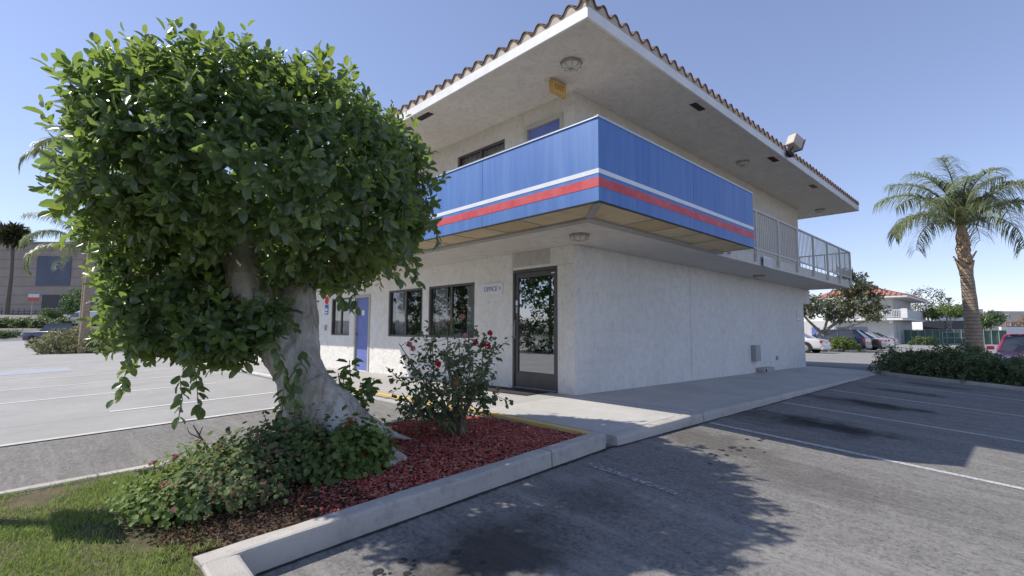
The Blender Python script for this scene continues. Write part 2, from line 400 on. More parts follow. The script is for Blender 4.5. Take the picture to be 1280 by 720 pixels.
# dirt-filled crack along the foot of the kerbs
CRACK = M('crack_dirt', (.03,.028,.026), (.07,.062,.05), 20, .95)
def crack(pts, wmin, wmax, off):
    m = MB(); prev = None
    (x0,y0),(x1,y1) = pts; n = int(math.hypot(x1-x0,y1-y0)/.03)
    for i in range(n+1):
        t = i/n; x = x0+(x1-x0)*t; y = y0+(y1-y0)*t
        w = wmin+(wmax-wmin)*(.5+.5*mnoise.noise((x*2.3,y*2.3,off)))+.014*mnoise.noise((x*13,y*9,off))
        q = ((x, y+.03, G(x,y+.03)+.005 if y+.03<-2.2 else G(x,-2.2)+.005), (x, y-max(.004,w), G(x,y-w)+.005))
        if prev: m.add([prev[0], prev[1], q[1], q[0]], [(0,1,2,3)])
        prev = q
    return struct(m.build('kerb_crack', CRACK))
crack([(-5.6,-2.235),(-2.1,-2.19)], .005, .045, 1.); crack([(-2.1,-2.21),(8,-2.21)], .004, .04, 5.)
# painted lines
DRIP = M('oil_drip', (.022,.02,.02), (.05,.047,.045), 20, .6)
for i in range(46):
    a = rng.uniform(0,6.28); cx_,cy_ = ((-4.95,-2.62) if i < 26 else (-.9,-2.9)); x = cx_+rng.normal()*(.28 if i<26 else .5); y = cy_-abs(rng.normal())*.22-.02; r = rng.uniform(.006,.03)
    struct(MB().add([(x+r*(1+.35*mnoise.noise((i*3.,k*1.1,0)))*1.3*math.cos(k*.5236), y+r*(1+.5*mnoise.noise((i*3.,k*1.1,4)))*math.sin(k*.5236), G(x,y)+.004+.07*r*math.sin(k*.5236)) for k in range(12)], [tuple(range(12))]).build('oil_spot', DRIP))
def line(name, x, y0, y1, w, mat, h=.004, nx=0):
    ys_ = sorted(set([y0,y1]+[v for v in (-6.5,-2.2,77) if min(y0,y1)<v<max(y0,y1)]+list(np.linspace(y0,y1,8))))
    return struct(MB().grid([x-w/2, x+w/2], ys_, lambda a,b: G(a,b)+h).build(name, mat))
for x in (0.05, 2.87, 5.7, 8.5): line('parking_line', x, -7.6, -2.28, .09, LINE)
line('parking_line', -2.72, -3.25, -2.35, .09, LINE2); line('parking_line', -5.3, -6.6, -3.6, .1, LINE2)
LINEW = M('bright_line_paint', (.72,.72,.71), (.6,.6,.58), 9, .7)
for y, a, b in ((8.1,-30,-3.4),(10.9,-30,-3.4),(13.7,-26,-3.4),(5.2,-5.6,-2.6)):
    struct(MB().grid([a,-9,b] if a < -9 else [a,b], [y-.05,y+.05], lambda x,yy_: G(x,yy_)+.011).build('parking_line', LINEW))

# ------------------------------------------------------------------ lawn and mulch
SOIL = M('bare_soil', (.22,.17,.12), (.12,.10,.065), 5, .95, .6, 40)
LAWNB = M('lawn_soil', (.06,.065,.028), (.13,.10,.065), 3.2, .95, .6, 60)
def lawnz(x, y): return TOP(x,y)-.035+.02*mnoise.noise((x*1.6,y*1.6,.4))
lx = list(np.linspace(-14,-5.74,36)); ly = list(np.linspace(-9,.23,38))
struct(MB().grid(lx, ly, lawnz).build('lawn_ground', LAWNB))
px_ = list(np.linspace(-5.95,-2.15,60)); py_ = list(np.linspace(-2.08,.27,36))
def mulchz(x, y):
    if x < -5.5: return (TOP(x,y)-.05)*(1-sm((x+5.95)/.45))+mulchz0(x,y)*sm((x+5.95)/.45)-.02*(1-sm((x+5.95)/.2))
    return mulchz0(x, y)
def mulchz0(x, y): return -.085*sm((x+3.3)/1.0)*sm((y+2.1)/.5)+ TOP(x,y)-.045+.05*max(0,min(1,(y+2.1)*2))*max(0,min(1,(.27-y)*2))+.018*mnoise.noise((x*2.5,y*2.5,3))
def mat_bed():
    m,t,b,o=nt('mulch_bed'); tc=N(t,'ShaderNodeTexCoord'); sep=N(t,'ShaderNodeSeparateXYZ'); t.links.new(tc.outputs['Object'],sep.inputs[0])
    f=rngmap(t,mth(t,'ADD',sep.outputs[0],mth(t,'MULTIPLY',mth(t,'SUBTRACT',noise_f(t,5,6),.5),1.1)),-5.35,-4.95); red=mixc(t,rngmap(t,noise_f(t,12,6),.35,.65),(.085,.022,.018),(.05,.018,.014)); so_=mixc(t,rngmap(t,noise_f(t,14,8,.7),.4,.6),(.12,.085,.058),(.045,.032,.024))
    t.links.new(mixc(t,f,so_,red),b.inputs['Base Color']); b.inputs['Roughness'].default_value=.95; bump(t,b,noise_f(t,45,6,.7),.8,.02); return m
MULB = mat_bed()
struct(MB().grid(px_, py_, mulchz).build('planting_bed', MULB))
# bark chips
n = 15000
X = rng.uniform(-5.3,-2.2,n); Y = rng.uniform(-2.06,.26,n)
keep = (X > -4.9-.35*rng.random(n)) ; X, Y = X[keep], Y[keep]; n = len(X)
Zc = np.array([mulchz(a,b) for a,b in zip(X,Y)])+rng.uniform(.0,.016,n)
D = nrm(np.stack([rng.normal(size=n),rng.normal(size=n),rng.normal(size=n)*.28],1)); U = nrm(np.array([0,0,1.])+.35*rng.normal(size=(n,3)))
S = nrm(np.cross(D,U)); U = np.cross(S,D); L = rng.uniform(.018,.055,n)[:,None]; W = rng.uniform(.005,.013,n)[:,None]; T = .003
C = np.stack([X,Y,Zc],1)
V = np.stack([C+sx*D*L/2*(1 if sx<0 else .8)+sy*S*W*(1 if sx<0 else .6)+sz*U*T for sz in (-1,1) for sx,sy in ((-1,-1),(1,-1),(1,1),(-1,1))],1).reshape(-1,3)
b = (np.arange(n)*8)[:,None]
Q = np.concatenate([b+np.array([q]) for q in ([4,5,6,7],[0,1,5,4],[1,2,6,5],[2,3,7,6],[3,0,4,7])],0)
CHIP = leafmat('bark_chip', (.24,.05,.04), (.52,.15,.115), .0, rough=.85, spec=.15, c3=(.42,.27,.19))
tag(quads_np('mulch', V, Q, CHIP), 'red dyed bark mulch covering the bed round the tree', 'mulch', kind='stuff')
# dry leaf litter at the left end of the bed
n = 2800; X = rng.uniform(-6.0,-4.75,n); Y = -1.75+rng.normal(size=n)*.28; Y = np.clip(Y,-2.05,-.2)
Zc = np.array([max(mulchz(a,b),lawnz(a,b)) if a<-5.74 else mulchz(a,b) for a,b in zip(X,Y)])+.012
v, q = leafgeo(np.stack([X,Y,Zc],1), nrm(rng.normal(size=(n,3))*np.array([1,1,.3])), nrm(np.array([0,0,1])+.5*rng.normal(size=(n,3))), rng.uniform(.014,.034,n), rng.uniform(.009,.02,n), .3,.2)
LIT = leafmat('dry_leaf', (.05,.03,.02), (.16,.10,.065), .1, rough=.8, spec=.1)
tag(quads_np('leaf_litter', v, q, LIT), 'dry brown leaf litter under the geraniums', 'leaf litter', kind='stuff')
# grass blades
n = 125000; X = -5.72-rng.random(n)**1.0*2.75; Y = rng.uniform(-4.6,.2,n)
def patch(a,b):
    return mnoise.noise((a*1.7,b*1.7,7.))+.5*mnoise.noise((a*5,b*5,2.))
pn = np.array([patch(a,b) for a,b in zip(X,Y)])
bare = np.exp(-(((X+5.8)/.5)**2+((Y+1.25)/.6)**2))*1.5 + np.exp(-(((X+6.35)/.4)**2+((Y-.05)/.28)**2))*1.2 + np.exp(-(((X+6.55)/.35)**2+((Y+1.9)/.12)**2))*.55
keep = ((X<-5.89)|(Y>-2.06)) & (rng.random(n) < np.clip(.95+.8*pn-bare-.55*(X>-5.9), .04, 1)); X, Y, pn = X[keep], Y[keep], pn[keep]; n = len(X)
Zc = np.array([max(mulchz(a,b),lawnz(a,b)) if a<-5.74 else mulchz(a,b) for a,b in zip(X,Y)])
h = rng.uniform(.016,.045,n)*(1+.4*pn); lean = rng.normal(size=(n,2))*.55
side = nrm(np.stack([rng.normal(size=n),rng.normal(size=n),np.zeros(n)],1)); P0 = np.stack([X,Y,Zc],1); w = .0022
mid = P0+np.stack([lean[:,0]*h*.4,lean[:,1]*h*.4,h*.65],1); tip = P0+np.stack([lean[:,0]*h*1.2,lean[:,1]*h*1.2,h],1)
V = np.stack([P0-side*w,P0+side*w,mid+side*w*.8,mid-side*w*.8,tip],1).reshape(-1,3); b = (np.arange(n)*5)[:,None]
Q = np.concatenate([b+np.array([[0,1,2,3]]), b+np.array([[3,2,4,4]])],0)
GRASS = leafmat('grass_blade', (.11,.16,.035), (.24,.31,.085), .25, rough=.55, spec=.25, c3=(.34,.29,.14))
Vt = V; Q1 = (b+np.array([[0,1,2]])).astype(int); Q2 = b+np.array([[0,2,3]]); Q3 = b+np.array([[3,2,4]])
tag(quads_np('grass', Vt, np.concatenate([Q1,Q2,Q3],0), GRASS), 'patchy short lawn beside the planter kerb', 'grass', kind='stuff')

# ------------------------------------------------------------------ MOTEL BUILDING
bld = thing('motel_building', 'two storey white stucco motel block with blue striped balcony and tiled eaves', 'building', (6,6,0))
def wall_holes(m, axis, c, u0, u1, z0, z1, holes, depth, sign):
    """wall face in plane axis=c spanning u,z with rectangular openings and reveals going inward (sign)"""
    us = sorted(set([u0,u1]+[h[i] for h in holes for i in (0,1)])); zs = sorted(set([z0,z1]+[h[i] for h in holes for i in (2,3)]))
    pt = (lambda u,z,d=0.: (c+d*sign,u,z)) if axis == 'x' else (lambda u,z,d=0.: (u,c+d*sign,z))
    for a,b_ in zip(us[:-1],us[1:]):
        for e,f in zip(zs[:-1],zs[1:]):
            um, zm = (a+b_)/2,(e+f)/2
            if any(h[0]<um<h[1] and h[2]<zm<h[3] for h in holes): continue
            m.add([pt(a,e),pt(b_,e),pt(b_,f),pt(a,f)], [(0,1,2,3)])
    for h in holes:
        A,B,C_,D_ = (h[0],h[2]),(h[1],h[2]),(h[1],h[3]),(h[0],h[3])
        for p,q_ in ((A,B),(B,C_),(C_,D_),(D_,A)):
            m.add([pt(*p),pt(*q_),pt(*q_,depth),pt(*p,depth)], [(0,1,2,3)])
WLEN = 18.
gf = [(.38,1.515,.02,2.22),(2.66,4.33,.91,2.08),(4.58,6.14,.91,2.08),(7.1,8.0,-.04,2.05),(8.33,9.55,.91,2.02),(10.5,12,.91,2.02),(12.6,13.5,-.08,2.02)]
uf = [(.29,1.13,2.82,4.90),(1.76,3.3,3.85,4.92),(4.6,6.1,3.85,4.92),(7.1,8.0,2.82,4.88)]
m = MB(); wall_holes(m,'x',0.,0,WLEN,-.3,2.549,gf,.16,1)
wall_holes(m,'y',0.,0,12.38,-.3,2.549,[],.16,1)
m.add([(12.38,0,-.3),(12.38,9,-.3),(12.38,9,2.549),(12.38,0,2.549)],[(0,1,2,3)]); m.add([(0,WLEN,-.3),(9,WLEN,-.3),(9,WLEN,5.274),(0,WLEN,5.274)],[(3,2,1,0)])
m.box((12.382,.05,2.05),(13.3,1.2,2.549))
w1 = m.build('wall', STUCCO, bld)
m = MB(); wall_holes(m,'x',0.,0,WLEN,2.80,5.274,uf,.16,1); wall_holes(m,'y',0.,0,12.2,2.80,5.274,[],.16,1)
m.add([(12.2,0,2.8),(12.2,9,2.8),(12.2,9,5.274),(12.2,0,5.274)],[(0,1,2,3)])
tag(m.build('wall', UPPER, bld),'cream upper storey wall')
# interior (dark rooms seen through the glass)
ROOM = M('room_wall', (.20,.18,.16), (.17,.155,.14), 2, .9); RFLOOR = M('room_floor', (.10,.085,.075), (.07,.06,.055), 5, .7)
m = MB()
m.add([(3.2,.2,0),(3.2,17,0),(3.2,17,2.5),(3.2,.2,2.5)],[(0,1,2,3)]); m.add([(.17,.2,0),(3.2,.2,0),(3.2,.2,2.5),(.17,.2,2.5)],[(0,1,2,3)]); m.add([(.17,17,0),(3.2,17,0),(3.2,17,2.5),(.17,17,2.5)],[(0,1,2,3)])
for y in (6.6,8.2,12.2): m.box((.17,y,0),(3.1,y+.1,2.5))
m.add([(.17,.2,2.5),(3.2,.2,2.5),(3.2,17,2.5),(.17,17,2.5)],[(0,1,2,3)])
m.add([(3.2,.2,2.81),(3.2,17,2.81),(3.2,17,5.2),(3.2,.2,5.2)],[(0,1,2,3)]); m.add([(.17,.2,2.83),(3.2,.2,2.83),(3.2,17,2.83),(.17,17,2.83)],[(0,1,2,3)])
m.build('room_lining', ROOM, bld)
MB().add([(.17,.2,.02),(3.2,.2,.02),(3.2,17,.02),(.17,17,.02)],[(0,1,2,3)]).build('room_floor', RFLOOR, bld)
# windows (sliding, bronze)
def window(u0,u1,z0,z1,curt,glass=GLASS):
    f = MB(); t = .045; x0,x1 = .018,.085; um = (u0+u1)/2
    f.box((x0,u0,z0),(x1,u0+t,z1)); f.box((x0,u1-t,z0),(x1,u1,z1)); f.box((x0,u0+t,z0),(x1,u1-t,z0+t)); f.box((x0,u0+t,z1-t),(x1,u1-t,z1)); f.box((x0+.01,um-.03,z0+t),(x1-.004,um+.03,z1-t))
    w = f.build('window', BRONZE, bld, bevel=.004)
    MB().add([(.055,u0+t,z0+t),(.055,um-.03,z0+t),(.055,um-.03,z1-t),(.055,u0+t,z1-t)],[(3,2,1,0)]).build('pane', glass, w)
    MB().add([(.066,um+.03,z0+t),(.066,u1-t,z0+t),(.066,u1-t,z1-t),(.066,um+.03,z1-t)],[(3,2,1,0)]).build('pane', glass, w)
    for a,b_ in curt:
        c = MB(); uu = np.linspace(a,b_,int((b_-a)/.025)+2); k = len(uu)
        c.v = [(.22+.03*math.sin(u*42)+.008*math.sin(u*97),float(u),z) for z in (z0-.05,z1+.02) for u in uu]
        c.f = [(i,i+1,k+i+1,k+i) for i in range(k-1)]
        c.build('curtain', CURT, w, smooth=True)
    return w
window(2.66,4.33,.91,2.08,[(2.68,3.2),(3.85,4.32)]); window(4.58,6.14,.91,2.08,[(4.6,4.95),(5.7,6.12)]); window(8.33,9.55,.91,2.02,[(8.35,9.53)]); window(10.5,12,.91,2.02,[(10.5,12)])
window(1.76,3.3,3.85,4.92,[(1.78,2.5),(2.6,3.28)]); window(4.6,6.1,3.85,4.92,[(4.6,6.1)])
# glazed office door
def office_door():
    f = MB(); y0,y1,z1 = .38,1.515,2.22; x0,x1=.0,.10
    for a,b_ in (((x0,y0,.0),(x1,y0+.05,z1)),((x0,y1-.05,.0),(x1,y1,z1)),((x0,y0+.05,z1-.055),(x1,y1-.05,z1))): f.box(a,b_)
    f.box((x0-.02,y0,.0),(x1,y1,.018))
    fr = f.build('door_frame', BRONZE, bld, bevel=.004)
    l = MB(); a,b_,h = y0+.056,y1-.056,z1-.06; X0,X1=.022,.066
    l.box((X0,a,.022),(X1,b_,.31)); l.box((X0,a,h-.10),(X1,b_,h)); l.box((X0,a,.31),(X1,a+.055,h-.10)); l.box((X0,b_-.075,.31),(X1,b_,h-.10))
    d = l.build('office_door', BRONZE, bld, bevel=.004); tag(d,'glazed office door in a bronze aluminium frame')
    MB().add([(.044,a+.055,.31),(.044,b_-.075,.31),(.044,b_-.075,h-.10),(.044,a+.055,h-.10)],[(3,2,1,0)]).build('pane', DGLASS, d)
    MB().tube([(.02,b_-.04,.92),(-.045,b_-.04,.96),(-.045,b_-.04,1.24),(.02,b_-.04,1.28)],.011,8).build('handle', METAL, d, smooth=True)
    k = MB(); k.box((.012,b_-.062,1.40),(.022,b_-.02,1.52)); k.build('lock_plate', METAL, d)
    MB().box((.012,b_-.066,1.55),(.0215,b_-.016,1.64)).build('sticker', SIGNW, d)
    MB().box((.010,a+.02,h-.07),(.0215,a+.10,h-.05)).build('sticker', SIGNW, d)
office_door()
def room_door(y0,y1,z0,z1,nm='room_door'):
    f = MB(); w=.075
    f.box((-.02,y0-w,z0),(.05,y0,z1)); f.box((-.02,y1,z0),(.05,y1+w,z1)); f.box((-.02,y0-w,z1),(.05,y1+w,z1+w+.01))
    f.build('door_frame', TRIM, bld, bevel=.006)
    d = MB().box((.03,y0+.003,z0+.01),(.075,y1-.003,z1-.003)).build(nm, DOORB, bld)
    MB().tube([(.03,y1-.07,z0+.98),(-.03,y1-.07,z0+.98),(-.035,y1-.07,z0+.98)],[.02,.02,.03],10).build('handle', METAL, d, smooth=True)
    MB().box((.022,(y0+y1)/2-.07,z0+1.52),(.029,(y0+y1)/2+.07,z0+1.66)).build('number_plate', SIGNW, d)
room_door(7.175,7.925,-.04,1.97); room_door(12.68,13.42,-.08,1.94); room_door(.305,1.115,2.81,4.89,'upper_door'); room_door(7.175,7.925,2.81,4.80,'upper_door')
# balcony deck
m = MB()
DE = -1.2
prof = [(DE,DE),(13.25,DE),(13.25,9),(12.0,9),(12.0,-.02),(-.02,-.02),(-.02,WLEN),(DE+.0,WLEN)]
def prism(m,pl,z0,z1):
    k=len(pl); return m.add([(x,y,z0) for x,y in pl]+[(x,y,z1) for x,y in pl], [tuple(reversed(range(k))),tuple(range(k,2*k))]+[(i,(i+1)%k,k+(i+1)%k,k+i) for i in range(k)])
m.box((DE,DE,2.55),(13.25,-.003,2.795)); m.box((DE,-.003,2.55),(-.003,WLEN,2.795)); m.box((12.39,-.003,2.55),(13.25,9,2.795))
m.box((0,0,2.551),(12.38,8.99,2.794))
m.build('balcony_deck', SOFFIT, bld)
# balcony front: blue sign band hung outside the deck
BX,BY,B0,B1,BE,BN = -1.9,-1.906,2.596,3.606,2.86,7.0
m = MB()
m.box((BX,BY,B0),(BE,BY+.03,B1)); m.box((BX,BY+.03,B0),(BX+.03,BN,B1)); m.box((BE-.03,BY+.03,B0),(BE,DE-.03,B1)); m.box((BX+.03,BN-.03,B0),(DE-.03,BN,B1))
pan = m.build('balcony_panel', BLUE, bld)
def band(z0,z1,mat,nm,p=.004):
    b = MB(); b.box((BX-p,BY-p,z0),(BE+p*.5,BY-.0005,z1)); b.box((BX-p,BY-.0005,z0),(BX-.0005,BN,z1)); b.build(nm,mat,pan)
band(2.928,2.984,STRW,'white_stripe'); band(2.768,2.879,STRR,'red_stripe',.0035)
m = MB(); m.box((BX-.014,BY-.014,B1),(BE+.01,BY+.05,B1+.026)); m.box((BX-.014,BY+.05,B1),(BX+.05,BN,B1+.026)); m.build('top_cap', M('cap_metal',(.55,.60,.68),(.48,.54,.63),6,.4), pan, bevel=.004)
MB().box((BX-.008,BY-.008,B0-.012),(BE,BY+.02,B0)).box((BX-.008,BY+.02,B0-.012),(BX+.02,BN,B0)).build('bottom_edge', M('edge_dark',(.05,.06,.1)), pan)
# seams in the panel face
SEAMB=M('seam_blue',(.05,.1,.28))
for y in (.2,2.6,5.0): MB().box((BX-.0015,y,B0),(BX,y+.006,B1)).build('panel_seam',SEAMB,pan)
MB().box((.5,BY-.0015,B0),(.506,BY,B1)).build('panel_seam',SEAMB,pan)
# tan soffit panels between deck and band
fr = MB(); zi=2.578
fr.box((-1.36,-1.36,zi-.03),(BE-.03,-1.203,zi+.01)); fr.box((-1.36,-1.203,zi-.03),(-1.203,BN-.03,zi+.01))
MB().box((BX+.032,BY+.032,2.70),(BE-.032,DE-.001,2.79)).box((BX+.032,DE-.001,2.70),(DE-.001,BN-.032,2.79)).build('balcony_floor', SOFFIT, bld)
sof = fr.build('soffit_frame', FRAMEG, bld)
for i in range(6):
    x0 = -1.28+i*.695; x1 = x0+.672
    if i == 0: x0 = -1.28
    mm = MB(); dz = .0
    if i == 5: x1 -= .10
    mm.add([(x0,BY+.035,2.586),(x1,BY+.035,2.586),(x1,-1.365,2.58-(.03 if i==4 else 0)),(x0,-1.365,2.58-(.03 if i==4 else 0)),
            (x0,BY+.035,2.60),(x1,BY+.035,2.60),(x1,-1.365,2.595),(x0,-1.365,2.595)],[(3,2,1,0),(4,5,6,7),(0,1,5,4),(1,2,6,5),(2,3,7,6),(3,0,4,7)])
    mm.build('soffit_panel', TAN2 if i in (1,) else TAN, sof)
    MB().box((x1+.002,BY+.035,2.574),(x1+.021,-1.365,2.59)).build('soffit_rail', FRAMEG, sof)
for i in range(11):
    y0 = -1.28+i*.745; y1 = y0+.722
    mm = MB().box((BX+.035,y0,2.582),(-1.365,min(y1,BN-.04),2.597)); mm.build('soffit_panel', TAN2 if i in (1,) else TAN, sof)
    MB().box((BX+.035,y1+.002,2.574),(-1.365,y1+.021,2.59)).build('soffit_rail', FRAMEG, sof)
# triangular corner pieces either side of the diagonal strip
for pl in (((BX+.05,BY+.035),(-1.29,BY+.035),(-1.29,-1.365),(-1.34,-1.365)), ((BX+.035,BY+.05),(-1.365,-1.34),(-1.365,-1.29),(BX+.035,-1.29))):
    prism(MB(),pl,2.582,2.596).build('soffit_panel', TAN, sof)
prism(MB(),((BX+.03,BY+.10),(BX+.03,BY+.03),(BX+.10,BY+.03),(-1.29,-1.365),(-1.29,-1.29),(-1.365,-1.29)),2.566,2.580).build('corner_strip', FRAMEG, sof)
# railing along the deck edge
rl = MB(); RY = DE-.035; RX1 = 13.27
rl.box((2.3,RY-.025,3.74),(RX1,RY+.02,3.78)); rl.box((2.3,RY-.018,2.88),(RX1,RY+.014,2.915))
rl.box((RX1-.045,RY+.02,3.74),(RX1,9,3.78)); rl.box((RX1-.04,RY+.014,2.88),(RX1-.005,9,2.915))
rail = rl.build('railing', RAILW, bld)
rail2 = MB().box((DE-.06,BN+.02,3.74),(DE-.015,WLEN,3.78)).box((DE-.055,BN+.02,2.88),(DE-.02,WLEN,2.915)).build('railing', RAILW, bld)
for x in (2.0,3.42,4.82,6.24,7.66,9.06,10.48,11.9): MB().box((x-.03,RY-.03,2.62),(x+.03,RY+.026,3.739)).build('post', RAILW, rail)
MB().box((RX1-.06,RY-.03,2.62),(RX1,RY+.026,3.739)).build('post', RAILW, rail)
for y in (.3,1.8,3.3): MB().box((RX1-.055,y-.03,2.62),(RX1+.004,y+.03,3.739)).build('post', RAILW, rail)
for y in (8.4,9.8,11.2,12.6,14,15.4): MB().box((DE-.065,y-.03,2.62),(DE-.011,y+.03,3.739)).build('post', RAILW, rail2)
bl = MB()
for x in np.arange(2.95,13.2,.118): bl.box((x-.008,RY-.008,2.916),(x+.008,RY+.008,3.739))
for y in np.arange(RY+.15,9,.118): bl.box((RX1-.031,y-.008,2.916),(RX1-.014,y+.008,3.739))
bl.build('balusters', RAILW, rail); bl = MB()
for y in np.arange(BN+.1,WLEN,.118): bl.box((DE-.046,y-.008,2.916),(DE-.03,y+.008,3.739))
bl.build('balusters', RAILW, rail2)
# eaves and roof
EX,EY,EZ,EXR,EYN = -1.505,-1.47,5.275,13.82,19.5
m = MB().box((EX+.04,EY+.04,EZ),(EXR-.04,EYN,EZ+.05)); m.build('eave_soffit', SOFFIT, bld)
f = MB(); f.box((EX,EY,EZ-.02),(EXR,EY+.04,EZ+.135)); f.box((EX,EY+.04,EZ-.02),(EX+.04,EYN,EZ+.135)); f.box((EXR-.04,EY+.04,EZ-.02),(EXR,EYN,EZ+.135))
f.build('fascia', WHITE, bld)
PT = .285; AMP=.055
def wav(u):
    c = math.cos(2*math.pi*u/PT); return AMP*(abs(c)**.75*(1 if c>0 else -1))
# mortar bird-stop with wavy top, then tiles
mo = MB(); zt=EZ+.135
def strip(m, pts_lo, pts_hi):
    k=len(m.v); n=len(pts_lo); m.v += pts_lo+pts_hi; m.f += [(k+i,k+i+1,k+n+i+1,k+n+i) for i in range(n-1)]
ux = list(np.arange(EX-.02,EXR+.02,PT/12)); uy = list(np.arange(EY-.02,EYN,PT/12))
strip(mo,[(u,EY+.012,zt-.02) for u in ux],[(u,EY+.012,zt+.115+wav(u)) for u in ux])
strip(mo,[(EX+.012,u,zt-.02) for u in uy],[(EX+.012,u,zt+.115+wav(u)) for u in uy])
mo.build('mortar_fill', MORTAR, bld)
SL = math.tan(R_(19)); DM=5.2
def roofslope(axis):
    m = MB(); th=.02
    us = ux if axis=='y' else uy
    lo = EX if axis=='y' else EY; hi = EXR if axis=='y' else EYN+8
    rows = [0,.02,.35,.7,1.05,1.4,2.8,DM]
    jit = {}
    cols=[]
    for u in us:
        k = round(u/PT); j = .012*mnoise.noise((k*1.7,2.,0 if axis=='y' else 5)); base = zt+.118+wav(u)+j
        lim = max(.0,min(DM,u-lo,hi-u)); col=[]
        out = -.012+.010*mnoise.noise((k*3.3,7.,0 if axis=='y' else 9))
        for r in rows:
            d = min(r,lim)
            z = base+SL*d
            col.append((u,EY+d+(out if r==0 else 0),z) if axis=='y' else (EX+d+(out if r==0 else 0),u,z))
        c0=col[0]; col.insert(0,(c0[0],c0[1],c0[2]-th)); 
        c1 = col[3]; col.insert(0,(c1[0],c1[1],c1[2]-th))
        cols.append(col)
    n=len(cols[0]); m.v=[p for c in cols for p in c]
    for i in range(len(cols)-1):
        for j in range(n-1): m.f.append((i*n+j,(i+1)*n+j,(i+1)*n+j+1,i*n+j+1))
    return m
r1 = roofslope('y'); r2 = roofslope('x'); r1.add(r2.v,r2.f); 
roof = r1.build('roof', TILE, bld, smooth=True)
rr = MB()
rr.add([(EX+DM,EY+DM,EZ+.2+SL*DM),(EXR-DM,EY+DM,EZ+.2+SL*DM),(EXR,EY+.5,EZ+.2),(EXR,EYN,EZ+.2),(EX+DM,EYN,EZ+.2+SL*DM),(EXR-DM,EYN,EZ+.2+SL*DM)],[(0,1,5,4),(1,2,3,5)])
rr.build('roof_back', TILE, roof)
h = MB()
for i in range(9):
    d0=-.06+i*.42; d1=d0+.46
    p=lambda d,dz:(EX+d,EY+d,zt+.14+SL*max(d,0)+dz)
    h.tube([p(d0,.03),p(d1,.0)],[.10,.085],12)
h.build('hip_tile', TILE, roof, smooth=True)
MB().tube([(EX-.075,EY-.075,zt+.15),(EX+.03,EY+.03,zt+.165)],[.085,.09],12).build('hip_plug', MORTAR, roof)
# vents in the eave soffit
VENT = M('vent_dark',(.05,.045,.045)); VENTR=M('vent_red',(.09,.02,.018)); VENTT=M('vent_brown',(.22,.16,.13))
for (x,y,lx_,ly_,mt) in ((-1.28,2.7,.14,.42,VENT),(2.15,-1.24,.40,.13,VENT),(6.2,-1.22,.44,.14,VENTR),(9.45,-1.22,.44,.14,VENTT),(-1.28,6.5,.14,.42,VENT)):
    q = MB(); q.box((x-lx_/2,y-ly_/2,EZ-.006),(x+lx_/2,y+ly_/2,EZ-.001)); v=q.build('soffit_vent',mt,bld)
    q = MB()
    for k in range(4):
        if lx_>ly_: yy=y-ly_/2+ly_*(k+.5)/4; q.box((x-lx_/2,yy-.004,EZ-.012),(x+lx_/2,yy+.004,EZ-.0062))
        else: xx=x-lx_/2+lx_*(k+.5)/4; q.box((xx-.004,y-ly_/2,EZ-.012),(xx+.004,y+ly_/2,EZ-.0062))
    q.build('louvre',mt,v)
# stucco control joints
SEAM = M('stucco_seam',(.33,.31,.28))
for a_,b_ in (((4.15,-.0018,.0),(4.158,0,2.55)),((-.0018,1.52,2.22),(0,1.528,2.55)),((-.0018,1.24,3.6),(0,1.247,5.27)),((-.0018,.002,2.22),(0,.38,2.224))):
    MB().box(a_,b_).build('control_joint', SEAM, bld)
j = MB(); j.box((-.0022,.55,2.27),(-.0004,1.5,2.545)); j.build('wall_patch', M('grey_patch',(.50,.49,.46),(.42,.41,.39),9,.9), bld)

# --- fittings on the building
def text_mesh(s, size, name='lettering', ext=.002):
    c = bpy.data.curves.new(name,'FONT'); c.body=s; c.size=size; c.extrude=ext; c.align_x='CENTER'; c.align_y='CENTER'
    o = bpy.data.objects.new(name,c); COL.objects.link(o); dg = bpy.context.evaluated_depsgraph_get(); dg.update()
    me = bpy.data.meshes.new_from_object(o.evaluated_get(dg)); bpy.data.objects.remove(o); bpy.data.curves.remove(c); me.name=name
    return me
def put_text(s,size,mat,parent,loc,rot,sx=1.,name='lettering'):
    me = text_mesh(s,size,name); o = link(name,me,mat,parent)
    wloc = Vector(loc); o.location = wloc-(WP.get(parent.name,Vector()) if parent else Vector()); o.rotation_euler=rot; o.scale=(sx,1,1); return o
FACEW = (R_(90),0,R_(-90))   # reads from the west (-X) side
FACES = (R_(90),0,0)         # reads from the south (-Y) side
s = thing('office_sign','white plate lettered OFFICE beside the glass office door','sign',(-.01,2.08,1.9))
MB().box((-.018,1.78,1.785),(-.002,2.38,2.01)).build('plate',SIGNW,s,bevel=.003)
put_text('OFFICE >',.135,SIGNT,s,(-.021,2.08,1.893),FACEW,.93)
def disabled_sign(y,z,label):
    s = thing('accessible_sign',label,'sign',(-.01,y,z))
    b = MB().box((-.014,y-.12,z-.15),(-.002,y+.12,z+.15)).build('plate',M('sign_blue',(.06,.17,.5)),s)
    w = MB(); x0=-.019; x1=-.0145
    w.lathe([(.022,x0),(.022,x1)],(0,y-.01,z+.085),12,'x') ; w.box((x0,y-.02,z-.02),(x1,y+.0,z+.06)); w.box((x0,y-.06,z-.025),(x1,y+.0,z-.005)); w.box((x0,y-.07,z-.08),(x1,y-.055,z-.02))
    for k in range(10):
        a0=R_(130+k*23); a1=R_(130+(k+1)*23); r=.062; c=(y+.0,z-.045)
        w.add([(x0,c[0]+r*math.cos(a),c[1]+r*math.sin(a)) for a in (a0,a1)]+[(x0,c[0]+(r-.015)*math.cos(a),c[1]+(r-.015)*math.sin(a)) for a in (a1,a0)],[(0,1,2,3)])
    w.build('symbol',SIGNW,s)
disabled_sign(8.24,1.75,'blue wheelchair symbol sign immediately left of the blue room door')
